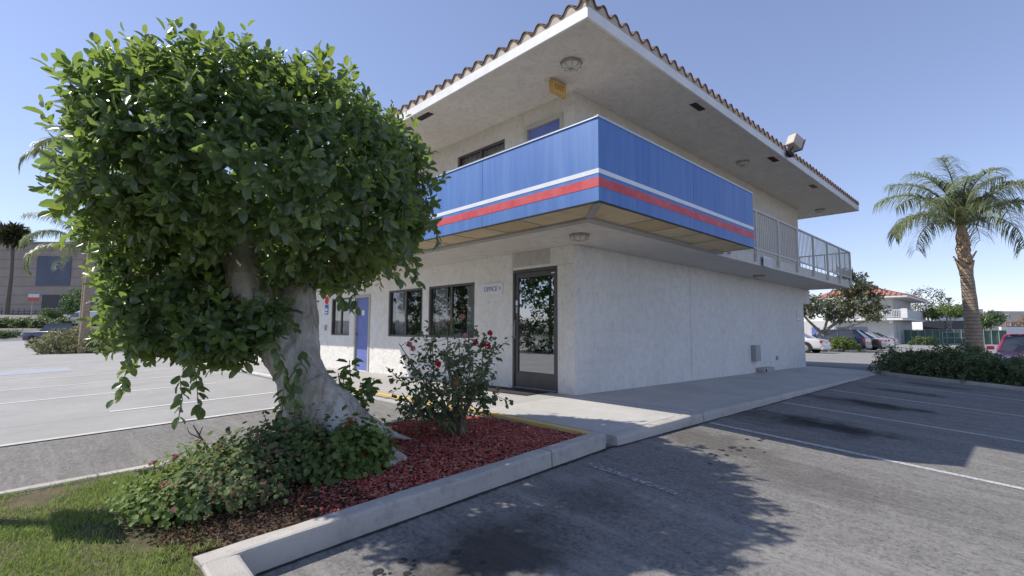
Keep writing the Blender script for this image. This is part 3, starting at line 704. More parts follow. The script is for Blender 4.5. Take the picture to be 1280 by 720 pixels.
s = thing('parking_sign','blue and white sign under a red disc left of the furthest window','sign',(-.01,9.9,1.7))
MB().box((-.014,9.78,1.55),(-.002,10.02,1.85)).build('plate',M('sign_blue',(.06,.17,.5)),s); MB().box((-.018,9.81,1.66),(-.0142,9.99,1.74)).build('band',SIGNW,s); MB().box((-.018,9.81,1.58),(-.0142,9.99,1.63)).build('band',SIGNW,s)
MB().lathe([(.12,-.02),(.12,-.002)],(0,9.9,1.99),20,'x').build('red_disc',M('sign_red',(.6,.07,.05)),s)
s = tag(MB().box((-.05,9.85,1.05),(0,9.95,1.22)).build('alarm_call_box',METAL,None,bevel=.01),'small grey call box low on the wall beside the furthest window','call box')
s = thing('exit_sign','amber EXIT sign hanging from the upper eave soffit','sign',(-.45,-.02,5.1))
AMB=M('exit_amber',(.55,.36,.13),(.48,.31,.12),9,.6); ed=M('exit_letters',(.74,.55,.22))
MB().box((-.64,-.07,5.03),(-.27,0.0,5.25)).build('housing',AMB,s,bevel=.008); MB().box((-.5,-.05,5.251),(-.41,-.02,5.276)).build('bracket',SIGNW,s)
m = MB(); m.box((-.625,-.073,5.045),(-.285,-.0705,5.235)); m.build('face',M('exit_face',(.70,.45,.15),(.62,.40,.14),8,.5),s)
put_text('EXIT',.135,M('exit_red',(.36,.15,.045)),s,(-.455,-.076,5.14),FACES,.82)
# ceiling lights
def clight(x,y,z,label,sx=1.):
    t = thing('ceiling_light',label,'ceiling light',(x,y,z),'round lights under the eaves')
    MB().lathe([(.16*sx,-.0),(.16*sx,-.025),(.14*sx,-.03)],(0,0,0),8).build('base',M('lamp_base',(.33,.31,.28),(.26,.25,.23),9,.7),t,local=True)
    MB().lathe([(.135*sx,-.03),(.14*sx,-.06),(.11*sx,-.09),(.05*sx,-.102)],(0,0,0),10).build('diffuser',FIXT,t,local=True,smooth=False)
    c = MB()
    for k in range(4):
        a=k*math.pi/4; r=.145*sx; c.tube([(r*math.cos(a),r*math.sin(a),-.02),(r*.9*math.cos(a),r*.9*math.sin(a),-.085),(0,0,-.108),(-r*.9*math.cos(a),-r*.9*math.sin(a),-.085),(-r*math.cos(a),-r*math.sin(a),-.02)],.006,5)
    c.build('guard',M('lamp_base',(0,0,0)),t,local=True); return t
clight(-.75,-.57,EZ,'caged ceiling light at the front corner of the upper eave',1.1)
clight(5.85,-.63,EZ,'caged light under the upper eave, above the end of the blue band')
clight(12.7,-.56,EZ,'furthest caged light under the upper eave, beyond the wall end')
clight(-.62,-.6,2.55,'white round light under the balcony at the building corner')
clight(7.15,-.45,2.55,'small white light under the balcony beside the railing')
# floodlight on the eave
t = thing('floodlight','beige box floodlight clamped on the tiled eave edge','floodlight',(6.35,-1.5,5.4))
fx,fy,fz = 6.35,-1.53,5.40
MB().box((fx-.12,fy-.06,fz-.10),(fx+.12,fy+.03,fz+.02)).build('bracket',DARK,t,bevel=.01)
MB().tube([(fx,fy,fz),(fx+.12,fy-.05,fz+.16)],.03,8).build('arm',DARK,t)
HOUS=M('floodlight_shell',(.55,.48,.41),(.46,.40,.35),7,.6)
fd=Vector((.80,-.30,-.42)).normalized(); ux_=fd.cross(Vector((0,0,1))).normalized(); uz_=ux_.cross(fd); rot=Matrix((ux_,fd,uz_)).transposed()
fc=Vector((fx+.28,fy-.06,fz+.31)); MB().obox(fc,(.24,.32,.30),rot).build('housing',HOUS,t,bevel=.04)
MB().obox(fc+rot@Vector((0,.165,0)),(.26,.03,.32),rot).build('bezel',M('floodlight_bezel',(.16,.145,.14)),t,bevel=.008)
MB().obox(fc+rot@Vector((0,.182,.02)),(.19,.012,.20),rot).build('lens',M('floodlight_lens',(.50,.46,.40),rough=.15),t)
# wall signs, utility box etc.
s = thing('notice_board','two stacked white notices at the far end of the side wall','sign',(11.85,-.01,1.6))
MB().box((11.62,-.014,1.52),(12.05,-.002,1.78)).build('plate',SIGNW,s); MB().box((11.62,-.014,1.38),(12.05,-.002,1.49)).build('plate',SIGNW,s)
g = MB()
for z in (1.72,1.67,1.62,1.57): g.box((11.67,-.0165,z),(12.0,-.0142,z+.018))
g.box((11.67,-.0165,1.42),(12.0,-.0142,1.45)); g.build('printed_lines',METAL,s)
s = thing('warning_notice','white printed notice on the balcony edge below the railing','sign',(5.4,DE-.01,2.66))
MB().box((5.15,DE-.075,2.54),(5.65,DE-.063,2.77)).build('plate',SIGNW,s)
g = MB()
for k in range(6): z=2.565+k*.03; g.box((5.18,DE-.0775,z),(5.62,DE-.0752,z+.012))
g.build('printed_lines',METAL,s); MB().box((5.2,DE-.062,2.70),(5.6,DE,2.75)).build('cleat',METAL,s)
t = thing('utility_box','grey electrical box with a small cover on the side wall','utility box',(7.85,0,.45))
MB().box((7.62,-.13,.26),(7.98,0,.70)).build('cabinet',METAL,t,bevel=.01); MB().box((8.0,-.04,.30),(8.28,0,.68)).build('cover_plate',SIGNW,t,bevel=.006); MB().box((8.05,-.06,.42),(8.16,-.041,.58)).build('meter_slot',DARK,t)
t = thing('drain_block','low concrete drain outlet at the foot of the side wall','drain',(8.2,-.1,-.05))
MB().box((7.95,-.22,-.08),(8.75,-.01,.07)).build('block',CURB,t,bevel=.03); MB().lathe([(.04,-.01),(.04,.0)],(8.05,-.222,.0),12,'y').build('outlet',DARK,t)
tag(MB().lathe([(.07,-.03),(.06,0)],(9.6,0,.28),12,'y').build('hose_bib',METAL),'small round pipe cap low on the side wall','pipe cap')
t = tag(MB().grid(list(np.linspace(-.62,-.03,8)),list(np.linspace(.55,2.3,14)),lambda x,y:SW(x,y)+.012).build('shade_strip',M('shade_sheet',(.035,.034,.034),(.05,.048,.046),30,.9,.4,150)),'dark sheet painting the shade strip in front of the glass office door','painted shade')  # dark sheet paints the balcony's shade along the wall foot
# poster inside the office with a red figure on blue
s = thing('lobby_poster','blue lobby poster with red 6 seen through the glass door','poster',(1.0,.7,.5))
MB().box((1.0,.42,.62),(1.03,1.08,1.18)).build('board',M('poster_blue',(.05,.16,.55)),s)
put_text('6',.62,M('poster_white',(.8,.8,.8)),s,(.994,.66,.90),FACEW,1.1); put_text('6',.52,M('poster_red',(.75,.05,.05)),s,(.986,.66,.90),FACEW,1.05)
t = thing('reception_desk','pale reception counter inside the office','desk',(1.9,3,0)); MB().box((1.7,2.2,.03),(2.3,5.6,1.05)).build('counter',M('desk_wood',(.25,.16,.09),(.2,.12,.07),6,.5),t,bevel=.01); MB().box((1.62,2.1,1.05),(2.38,5.7,1.1)).build('worktop',M('desk_top',(.5,.48,.44)),t,bevel=.008)

# ------------------------------------------------------------------ FICUS TREE in the planter
fic = thing('ficus_tree','big rounded glossy ficus tree leaning from the planter','tree',(-4.35,-1.05,-.1))
BARK = None
def mat_bark():
    m,t,b,o = nt('ficus_bark')
    col = mixc(t,rngmap(t,noise_f(t,4.5,8,.7),.38,.62),(.50,.445,.37),(.68,.64,.57))
    br = rngmap(t,noise_f(t,1,7,.7,stretch=(7,7,1.0)),.52,.66); col = mixc(t,mth(t,'MULTIPLY',br,.65),col,(.26,.18,.115))
    ln = rngmap(t,noise_f(t,1,6,.75,stretch=(2.5,2.5,22)),.55,.7); col = mixc(t,mth(t,'MULTIPLY',ln,.3),col,(.22,.18,.14))
    sp = rngmap(t,noise_f(t,11,7,.8),.585,.65); col = mixc(t,mth(t,'MULTIPLY',sp,.8),col,(.10,.08,.065)); gr = rngmap(t,mth(t,'ABSOLUTE',mth(t,'SUBTRACT',noise_f(t,1,4,.5,stretch=(3.,3.,.4)),.5)),.0,.045,.5,0); col = mixc(t,gr,col,(.27,.20,.14))
    t.links.new(col,b.inputs['Base Color']); b.inputs['Roughness'].default_value=.85; b.inputs['Specular IOR Level'].default_value=.2
    bump(t,b,mth(t,'ADD',noise_f(t,1,7,.7,stretch=(14,14,2.5)),mth(t,'MULTIPLY',noise_f(t,36,5,.7),.5)),.8,.04); return m
BARK = mat_bark()
m = MB()
def limb(pts,n=14): m.tube([at3(x,y,d) for x,y,d,r in pts],[r for *_,r in pts],n)
limb([(448,592,4.5,.30),(436,560,4.55,.285),(418,530,4.6,.25),(399,500,4.68,.225),(383,468,4.76,.205),(374,440,4.85,.185)])
limb([(380,462,4.82,.19),(376,425,4.92,.18),(376,392,5.0,.165),(374,355,5.08,.16),(382,310,5.2,.14),(398,255,5.35,.10),(410,180,5.5,.06)])
limb([(378,478,4.8,.165),(353,440,4.8,.175),(328,405,4.82,.17),(308,358,4.85,.18),(294,310,4.9,.165),(278,262,5.0,.135),(255,200,5.15,.09),(240,150,5.2,.05)])
limb([(360,455,4.9,.16),(345,400,5.2,.13),(340,340,5.4,.12),(345,270,5.6,.09),(360,190,5.7,.05)],10)
limb([(335,430,4.85,.11),(285,418,4.9,.08),(235,405,4.9,.06),(180,380,4.85,.035)],8)
limb([(300,330,4.95,.09),(240,300,5.3,.07),(170,260,5.5,.04)],8); limb([(378,340,5.2,.09),(430,290,5.5,.07),(490,240,5.6,.035)],8)
# buttress roots
limb([(398,478,4.62,.15),(430,520,4.52,.14),(455,545,4.46,.10),(484,559,4.45,.07),(514,570,4.42,.03)],10)
limb([(410,495,4.58,.16),(440,545,4.46,.14),(468,568,4.40,.09),(492,578,4.36,.055),(511,586,4.34,.025)],10)
limb([(400,500,4.6,.17),(430,560,4.38,.15),(448,590,4.25,.09),(455,612,4.15,.03)],10)
limb([(368,470,4.75,.13),(372,505,4.72,.13),(384,545,4.65,.12),(392,580,4.6,.06)],10)
limb([(398,500,4.6,.15),(408,550,4.45,.14),(412,590,4.3,.10),(408,610,4.2,.04)],10)
limb([(420,500,4.75,.15),(455,528,4.85,.12),(490,540,4.95,.06),(520,546,5.0,.02)],10)
me = bpy.data.meshes.new('trunk'); me.from_pydata(m.v,[],m.f); tmp = bpy.data.objects.new('trunk_tmp',me); COL.objects.link(tmp)
md = tmp.modifiers.new('r','REMESH'); md.mode='VOXEL'; md.voxel_size=.024
s2 = tmp.modifiers.new('s','SMOOTH'); s2.factor=.5; s2.iterations=7
dg = bpy.context.evaluated_depsgraph_get(); dg.update(); me2 = bpy.data.meshes.new_from_object(tmp.evaluated_get(dg)); bpy.data.objects.remove(tmp)
for v in me2.vertices:
    n_ = v.normal; co=v.co; a_=mnoise.noise(Vector((co.x*6.5,co.y*6.5,co.z*1.1))); d=.022*mnoise.noise(co*3.2)-.05*max(0,.22-abs(a_))+.02*mnoise.noise(Vector((co.x*11,co.y*11,co.z*2.2)))+.007*mnoise.noise(co*16); v.co = co+n_*d
me2.polygons.foreach_set('use_smooth',[True]*len(me2.polygons)); me2.name='trunk'
link('trunk',me2,BARK,fic)
# crown
LATV = RH; DEPV = FH; UPV = np.array([0,0,1.])
def blob(px,py,fw,rl,rd,ru,e,n,rmin,lump=.07,seed=0):
    c = at3(px,py,fw); d = rdir(n)
    q = (np.abs(d)**e).sum(1)**(1/e); r = 1/q
    f = np.array([1+lump*(mnoise.noise(Vector(a)*2.2+Vector((seed,0,0)))+.6*mnoise.noise(Vector(a)*5.+Vector((seed,3,0))))*1.6 for a in d])
    k = r*np.clip(f,.8,1.12)*rng.uniform(rmin,1.,n)
    loc = d*k[:,None]; P = c+LATV*(loc[:,:1]*rl)+DEPV*(loc[:,1:2]*rd)+UPV*(loc[:,2:]*ru)
    nn = nrm(LATV*(d[:,:1]/rl)+DEPV*(d[:,1:2]/rd)+UPV*(d[:,2:]/ru)); return P,nn
sets = [blob(342,238,5.05,1.37,1.74,.90,2.7,2650,.86,.08,2), blob(342,238,5.05,1.33,1.68,.86,2.7,420,.5,.075,2),
        blob(218,385,4.85,.56,.56,.55,2.2,350,.72,.12,4), blob(195,310,5.0,.42,.6,.58,2.2,170,.75,.12,6), blob(280,415,4.6,.40,.34,.36,2.1,170,.6,.14,8),
        blob(490,232,5.25,.40,.7,.6,2.2,160,.75,.12,9), blob(352,400,4.55,.17,.14,.26,2.0,26,.3,.2,11)]
P = np.concatenate([a for a,_ in sets]); Nn = np.concatenate([b_ for _,b_ in sets])
# pruned openings that leave the limbs bare
rel = P-CAM; fw = rel@FH; la = rel@RH; sx_ = 640+619*la/fw; sy_ = HY-619*rel[:,2]/fw
hole = (((sx_-301)/30)**2+((sy_-336)/45)**2<1)&(fw<5.0)
hole |= (((sx_-388)/36)**2+((sy_-425)/62)**2<1)&(fw<5.1)&(sy_>356)
hole |= (sx_>405)&(sy_>372)
hole |= (sx_>330)&(sy_>395+(350-sx_)*.0)&(sx_>352)
P = P[~hole]; Nn = Nn[~hole]; sx2=sx_[~hole]; sy2=sy_[~hole]; print('CROWN', np.percentile(sx2,[0,.5,2,50,98,99.5,100]).round(), np.percentile(sy2,[0,.5,2,50,98,99.5,100]).round())
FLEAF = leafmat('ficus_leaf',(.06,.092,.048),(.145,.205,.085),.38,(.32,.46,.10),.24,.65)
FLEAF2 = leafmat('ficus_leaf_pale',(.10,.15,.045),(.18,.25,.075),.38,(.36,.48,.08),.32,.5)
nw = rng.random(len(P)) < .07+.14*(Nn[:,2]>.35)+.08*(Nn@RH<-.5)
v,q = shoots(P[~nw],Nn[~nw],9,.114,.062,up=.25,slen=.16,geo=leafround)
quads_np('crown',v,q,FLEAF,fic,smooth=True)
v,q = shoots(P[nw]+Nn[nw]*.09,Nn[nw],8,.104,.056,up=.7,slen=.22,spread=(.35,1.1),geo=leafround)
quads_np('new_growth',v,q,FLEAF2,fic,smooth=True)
tw = MB()
idx = rng.choice(len(P),420,replace=False); cc = at3(302,250,5.2)
for i in idx: p=P[i]; tw.tube([p+(cc-p)*.22+rng.normal(size=3)*.04,p+(cc-p)*.08+rng.normal(size=3)*.02,p],[.012,.008,.005],5,False)
tw.build('twigs',M('twig',(.16,.13,.09),(.22,.19,.14),9,.8),fic)
# hanging sprays on the right side and low in front of the trunk
def spray(pts, per=1, L=.10, W=.052, step=.05, rad=.004):
    P3 = [Vector(at3(*p)) for p in pts]; sm_ = []; 
    for a,b_ in zip(P3[:-1],P3[1:]):
        n_=max(2,int((b_-a).length/step)); sm_ += [a.lerp(b_,i/n_) for i in range(n_)]
    sm_.append(P3[-1]); A = np.array(sm_); n_=len(A); D=nrm(np.gradient(A,axis=0)); out=[]
    for k in range(per):
        S=nrm(np.cross(D,rdir(n_)*.4+np.array([0,0,1.]))); sg=np.where((np.arange(n_)+k)%2,1,-1)[:,None]
        ld=nrm(D*.6+S*sg+np.array([0,0,-.25])+rng.normal(size=(n_,3))*.25); out.append(leafround(A,ld,nrm(np.array([0,0,1.])+.5*rng.normal(size=(n_,3))),L*rng.uniform(.7,1.1,n_),W*rng.uniform(.8,1.1,n_),.2,.2))
    return A,joinq(out)
SP=[]; st=MB()
for pts in ([(470,270,4.6),(505,300,4.6),(520,335,4.6),(522,352,4.6)],[(450,310,4.5),(480,335,4.5),(500,350,4.5)],[(430,330,4.6),(440,360,4.6),(447,385,4.6)],[(400,340,4.5),(418,362,4.5),(432,385,4.5)],[(500,250,4.8),(540,280,4.8),(546,300,4.8)],
            [(480,300,4.9),(505,330,4.9),(512,345,4.9)],[(250,470,4.5),(255,505,4.5),(258,512,4.5)],[(170,440,4.4),(160,480,4.4),(152,500,4.4)],[(230,470,4.4),(235,500,4.4),(232,520,4.4)],[(345,430,4.4),(360,470,4.35),(358,520,4.3),(352,552,4.3)],[(380,440,4.45),(372,490,4.3),(375,540,4.3)],[(340,380,4.5),(360,400,4.45),(372,412,4.45)]):
    A,g_=spray(pts,2,.115,.06); SP.append(g_); st.tube([tuple(a) for a in A],.004,5,False)
v,q=joinq(SP); quads_np('hanging_sprays',v,q,FLEAF,fic,smooth=True); st.build('spray_stems',MATS['twig'],fic)
# saplings at the foot
def sapling(name,label,px,fw,h,nst,L):
    b0 = at(px,fw); b0[2]=mulchz(b0[0],b0[1]); t = thing(name,label,'sapling',tuple(b0)); s_=MB(); g=[]
    for k in range(nst):
        a=rng.uniform(0,6.28); top=b0+np.array([math.cos(a)*.16,math.sin(a)*.16,h*rng.uniform(.6,1.)]); mid=(b0+top)/2+rng.normal(size=3)*.03
        s_.tube([b0,mid,top],[.009,.007,.004],6,False); n_=int(h*30); tt=rng.uniform(.3,1,n_)[:,None]
        A=np.where(tt<.5,b0+(mid-b0)*tt*2,mid+(top-mid)*(tt-.5)*2); ld=nrm(rdir(n_)*np.array([1,1,.45])+np.array([0,0,.1]))
        g.append(leafgeo(A+ld*.02,ld,nrm(np.array([0,0,1.])+.4*rdir(n_)),L*rng.uniform(.7,1.1,n_),L*.55*rng.uniform(.8,1.1,n_),.2,.2))
    s_.build('stem',MATS['twig'],t); v,q=joinq(g); quads_np('foliage',v,q,FLEAF2 if nst<3 else leafmat('sapling_leaf',(.10,.16,.05),(.18,.26,.08),.4,rough=.4),t,smooth=True)
sapling('ficus_sapling','leafy green ficus sapling rising behind the trunk base',447,4.95,.86,7,.12)
sapling('ficus_sapling','small dark sprout growing against the front of the trunk',408,4.12,.42,2,.085)
# dead stick
t = thing('dead_branch','bare dead branch sticking up from the planter edge','branch',tuple(at3(278,570,4.6)))
mm = MB(); mm.tube([at3(280,575,4.62),at3(268,555,4.6),at3(258,542,4.6),at3(250,530,4.6)],[.012,.010,.008,.004],6); mm.tube([at3(258,542,4.6),at3(262,532,4.6)],[.007,.003],5); mm.tube([at3(262,547,4.6),at3(246,540,4.6),at3(243,533,4.6)],[.007,.005,.002],5)
mm.build('stick',MATS['twig'],t)
# white pebble border ring remnants beside the trunk (old edging)
# ------------------------------------------------------------------ GERANIUMS
GER = leafmat('geranium_leaf',(.035,.065,.02),(.14,.20,.06),.2,rough=.6,spec=.2,c3=(.24,.14,.08))
GER2 = leafmat('geranium_leaf_bright',(.045,.09,.02),(.19,.26,.07),.2,rough=.6,spec=.2)
GER3 = leafmat('geranium_leaf_grey',(.04,.07,.03),(.16,.21,.085),.2,rough=.65,spec=.2,c3=(.20,.10,.08))
def discleaf(P,Nn,r):
    n=len(P); A=nrm(np.cross(Nn,rdir(n))); B=np.cross(Nn,A); k=7; ang=np.arange(k)/k*2*math.pi+.3
    vs=[P-Nn*(r*.22)[:,None]]
    for i,a in enumerate(ang):
        rr_=r*(.8 if i==0 else 1.)*rng.uniform(.88,1.08,n); vs.append(P+A*(np.cos(a)*rr_)[:,None]+B*(np.sin(a)*rr_)[:,None]+Nn*(rng.normal(size=n)*r*.16)[:,None])
    V=np.stack(vs,1).reshape(-1,3); b=(np.arange(n)*(k+1))[:,None]
    Q=np.concatenate([b+np.array([[0,1+i,1+(i+1)%k]]) for i in range(k)],0); return V,Q
BLOOM = leafmat('geranium_bloom',(.22,.05,.06),(.42,.13,.16),.2,rough=.6); BLOOMR=leafmat('red_bloom',(.45,.01,.015),(.62,.04,.03),.15,rough=.5)
STEMG = M('herb_stem',(.17,.13,.07),(.12,.12,.05),9,.8)
def geranium(label,cx,cy,rx,ry,h,n,mat,blooms,r0=.026,bm=BLOOM):
    z0=mulchz(cx,cy) if cx>-5.9 else lawnz(cx,cy); t=thing('geranium_bush',label,'geranium',(cx,cy,z0),'geraniums along the planter')
    d=rdir(n); d[:,2]=np.abs(d[:,2]); lump=np.array([1+.42*mnoise.noise(Vector(a)*2.6+Vector((cx*9,cy*9,0)))+.38*mnoise.noise(Vector(a)*6+Vector((cy*7,0,0))) for a in d])
    k=lump*rng.uniform(.5,1.08,n); P=np.stack([cx+d[:,0]*rx*k,cy+d[:,1]*ry*k,z0+.02+d[:,2]**.8*h*k],1)
    nn=nrm(d*np.array([1,1,.8])+np.array([0,0,.5])+rng.normal(size=(n,3))*.42); v,q=discleaf(P,nn,r0*rng.uniform(.6,1.35,n)); quads_np('foliage',v,q,mat,t)
    s_=MB()
    for i in range(90):
        j=rng.integers(n); p=P[j]; b0=np.array([cx+(p[0]-cx)*.35,cy+(p[1]-cy)*.35,z0]); s_.tube([b0,(b0+p)/2+rng.normal(size=3)*.03,p],[.007,.006,.003],5,False)
    s_.build('stems',STEMG,t)
    for (dx,dy,hh) in blooms:
        c=np.array([cx+dx,cy+dy,z0+hh]); nb=26; dd=rdir(nb); dd[:,2]=np.abs(dd[:,2])*.8
        v,q=discleaf(c+dd*rng.uniform(.010,.030,nb)[:,None],nrm(dd+.9*rdir(nb)),rng.uniform(.007,.013,nb)); 
        b_=quads_np('bloom',v,q,bm,t); MB().tube([(cx+dx*.8,cy+dy*.8,z0+hh*.45),tuple(c)],.003,5,False).build('flower_stalk',STEMG,b_)
geranium('sparse pink flowered geranium at the lawn end of the planter',-5.80,-1.15,.38,.42,.25,1700,GER2,[(-.08,.34,.27),(.05,.36,.29),(-.1,-.2,.24)],.017)
geranium('low spreading geranium by the kerb between the lawn end and the tall clump',-5.50,-1.32,.42,.46,.29,2000,GER3,[(.02,.42,.27)],.018)
geranium('yellowish green geranium along the far planter edge, behind the low spreading one',-5.45,-.72,.46,.34,.26,1700,GER2,[(-.1,.2,.27)],.017)
geranium('tall dull green geranium clump with some rusty leaves',-5.08,-1.02,.40,.46,.42,2500,GER3,[],.020)
geranium('dark leaved geranium between tall clump and trunk',-4.82,-1.30,.34,.36,.36,1700,GER,[(.22,-.22,.16)],.020,BLOOMR)
geranium('bright round leaved geranium pressed against the trunk base',-4.60,-1.40,.30,.24,.36,1400,GER2,[(-.05,.02,.40),(-.1,.1,.34)],.026,BLOOMR)
# ------------------------------------------------------------------ ROSE BUSH
rb = np.array([-3.24,-1.04,-.05]); rose = thing('rose_bush','open rose bush with red blooms in the mulch','rose bush',tuple(rb))
RLEAF = leafmat('rose_leaf',(.055,.09,.045),(.13,.18,.085),.25,rough=.5,spec=.35,c3=(.26,.20,.08)); CANE=M('rose_cane',(.24,.20,.15),(.17,.13,.09),10,.8)
s_=MB(); LP=[]; LD=[]
tips=[]
def rw(px,py,fw): return np.array(at3(px,py,fw))
ends=[(500,430,5.2),(515,455,5.1),(498,470,5.5),(540,415,5.5),(560,402,5.3),(585,405,5.6),(605,425,5.2),(615,440,5.6),(590,450,4.9),(555,445,4.85),(530,480,4.9),(575,470,4.8),(505,490,5.2),(625,490,5.3),(600,480,5.7),(545,430,5.9),(575,425,5.9),(520,505,5.6),(610,465,5.2),(548,505,5.0)]
for e in ends:
    tip=rw(*e); base=rb+np.array([rng.normal()*.05,rng.normal()*.05,0]); midp=base*.45+tip*.55+np.array([rng.normal()*.05,rng.normal()*.05,.04])
    s_.tube([base,base*.75+midp*.25+np.array([0,0,.03]),midp,tip],[.014,.012,.008,.004],6,False); tips.append(tip)
    for k in range(18):
        t0=rng.uniform(.3,1.05); p=(base+(midp-base)*t0*2 if t0<.5 else midp+(tip-midp)*min(1,(t0-.5)*2)); q_=p+rng.normal(size=3)*np.array([.09,.09,.075])
        s_.tube([p,q_],[.004,.002],4,False); nl=rng.integers(5,9)
        for j in range(nl): LP.append(p+(q_-p)*rng.uniform(.4,1.1)+rng.normal(size=3)*.018); LD.append(nrm(q_-p+rng.normal(size=3)*.07))
s_.tube([rb+np.array([.0,0,-.02]),rb+np.array([.02,.0,.12])],[.035,.022],8); s_.build('canes',CANE,rose)
LP=np.array(LP); LD=np.array(LD); n=len(LP)
v,q=leafgeo(LP,LD+.5*rdir(n)-np.array([0,0,.2]),nrm(np.array([0,0,1.])+.7*rdir(n)),rng.uniform(.034,.066,n),rng.uniform(.024,.044,n),.2,.2); quads_np('foliage',v,q,RLEAF,rose)
RED=leafmat('rose_petal',(.38,.006,.015),(.55,.03,.05),.15,rough=.5); PINK=leafmat('rose_petal_faded',(.5,.14,.16),(.6,.28,.26),.2,rough=.6)
for (px,py,fw,mt) in ((613,416,5.1,RED),(549,455,4.8,RED),(605,430,5.2,RED),(611,433,5.15,RED),(582,420,5.2,PINK),(513,431,5.15,PINK),(517,436,5.15,PINK),(578,396,5.4,PINK),(561,405,5.3,M('spent_rose',(.3,.17,.07),(.22,.11,.05),20,.8)),(571,478,4.8,MATS['spent_rose']),(595,428,5.3,RED)):
    c=rw(px,py,fw); nb=16; dd=rdir(nb); v,q=discleaf(c+dd*.022,nrm(dd+.3*rdir(nb)),np.full(nb,.02)); quads_np('bloom',v,q,mt,rose)

# ------------------------------------------------------------------ generic trees
def make_tree(label,loc,blobs,leaf,leafmt,trunk,group=None,name='street_tree',per=6,barkm=None,cat='tree'):
    t=thing(name,label,cat,loc,group); Ps=[];Ns=[]
    for (x,y,z,rx,ry,rz,n) in blobs:
        d=rdir(n); f=np.array([1+.28*mnoise.noise(Vector(a)*2+Vector((x*3+loc[0],y*3,z)))+.18*mnoise.noise(Vector(a)*5+Vector((z,x,0))) for a in d]); k=f*rng.uniform(.55,1.,n)
        Ps.append(np.stack([x+d[:,0]*rx*k,y+d[:,1]*ry*k,z+d[:,2]*rz*k],1)); Ns.append(d)
    v,q=shoots(np.concatenate(Ps),np.concatenate(Ns),per,leaf,leaf*.5,slen=leaf*1.4,up=.2); quads_np('crown',v,q,leafmt,t,local=True)
    m=MB()
    for pts in trunk: m.tube([p[:3] for p in pts],[p[3] for p in pts],8)
    m.build('trunk',barkm or MATS['twig'],t,smooth=True,local=True); return t
TL1=leafmat('magnolia_leaf',(.06,.08,.04),(.15,.17,.085),.15,rough=.35,spec=.6,c3=(.26,.15,.09)); TL2=leafmat('street_leaf',(.07,.11,.025),(.15,.20,.05),.25,rough=.55); TL3=leafmat('grey_leaf',(.09,.10,.065),(.15,.155,.10),.2,rough=.6); TL4=leafmat('green_leaf',(.03,.07,.018),(.07,.13,.03),.25,rough=.5)
GBARK=M('grey_bark',(.20,.18,.16),(.30,.28,.25),8,.9,.4,30)
p=at(1028,35); gz=G(p[0],p[1])
make_tree('rusty leaved magnolia tree standing over the parked cars',(p[0],p[1],gz),[(-.9,1.0,3.2,1.2,1.4,.95,190),(.6,-.8,3.0,1.2,1.3,1.0,190),(1.0,-2.2,3.6,1.2,1.3,1.2,190),(.8,-1.7,4.7,1.1,1.1,.9,130),(.4,-3.0,2.7,.9,.8,.6,55),(.6,-1.3,5.4,.6,.6,.5,40)],.24,TL1,
   [[(0,0,-.1,.22),(0,0,.8,.18),(-.1,.1,1.4,.15)],[(-.1,.1,1.3,.12),(-.5,.8,2.2,.08),(-.8,1.3,3,.04)],[(-.1,.1,1.3,.12),(.5,-.8,2.1,.09),(1.,-2.2,3.2,.06),(1.0,-2.0,4.7,.03)],[(0,0,1.2,.1),(.3,-1.6,1.8,.07),(.5,-3.3,2.5,.03)],[(0,0,1.3,.1),(.3,-.3,2.6,.07),(.6,-.8,3.6,.03)]],None,'magnolia_tree',7,GBARK)
p=at(1160,75); make_tree('sparse grey tree behind the far motel wing',(p[0],p[1],G(*p[:2])),[(0,0,6.6,2.5,2.5,1.8,150),(1.5,-2.2,5.2,1.8,1.8,1.3,80),(-1,2,5,1.8,1.8,1.4,80)],.34,TL3,[[(0,0,0,.2),(0,0,3,.16),(0,.3,6.5,.05)],[(0,0,2.8,.12),(1.2,-1.8,5,.04)],[(0,0,2.8,.12),(-.8,1.6,5,.04)]],None,'street_tree',4,GBARK)
p=at(1183,66); make_tree('flat topped yellowish green tree left of the palm trunk',(p[0],p[1],G(*p[:2])),[(0,0,4.3,2.2,2.4,.85,330),(.5,-1.4,4.0,1.4,1.4,.7,140),(-.4,1.5,3.9,1.4,1.3,.7,140)],.24,TL2,[[(0,0,0,.14),(0,0,2.2,.12),(0,0,4.2,.05)],[(0,0,2,.08),(.3,-1.2,3.8,.03)],[(0,0,2,.08),(-.3,1.2,3.8,.03)]],None,'street_tree',6,GBARK)
p=at(1237,88); make_tree('dense rounded tree right of the palm trunk',(p[0],p[1],G(*p[:2])),[(0,0,3.9,2.2,2.2,1.5,380),(.3,1.2,2.6,1.2,1.2,1.,120)],.28,TL4,[[(0,0,0,.18),(0,0,3.6,.08)]],None,'street_tree',6,GBARK)
p=at(1287,80); make_tree('rust tinged tree cut by the right picture edge',(p[0],p[1],G(*p[:2])),[(0,0,3.6,1.3,1.3,1.1,160)],.25,leafmat('rust_leaf',(.16,.10,.04),(.28,.17,.07),.2),[[(0,0,0,.12),(0,0,3.4,.05)]],None,'street_tree',6,GBARK)
p=at(96,72); make_tree('small round green tree before the brown office block',(p[0],p[1],G(*p[:2])),[(0,0,3.4,1.9,1.9,2.1,420)],.28,TL4,[[(0,0,0,.14),(0,0,3,.07)]],None,'street_tree',6,GBARK)
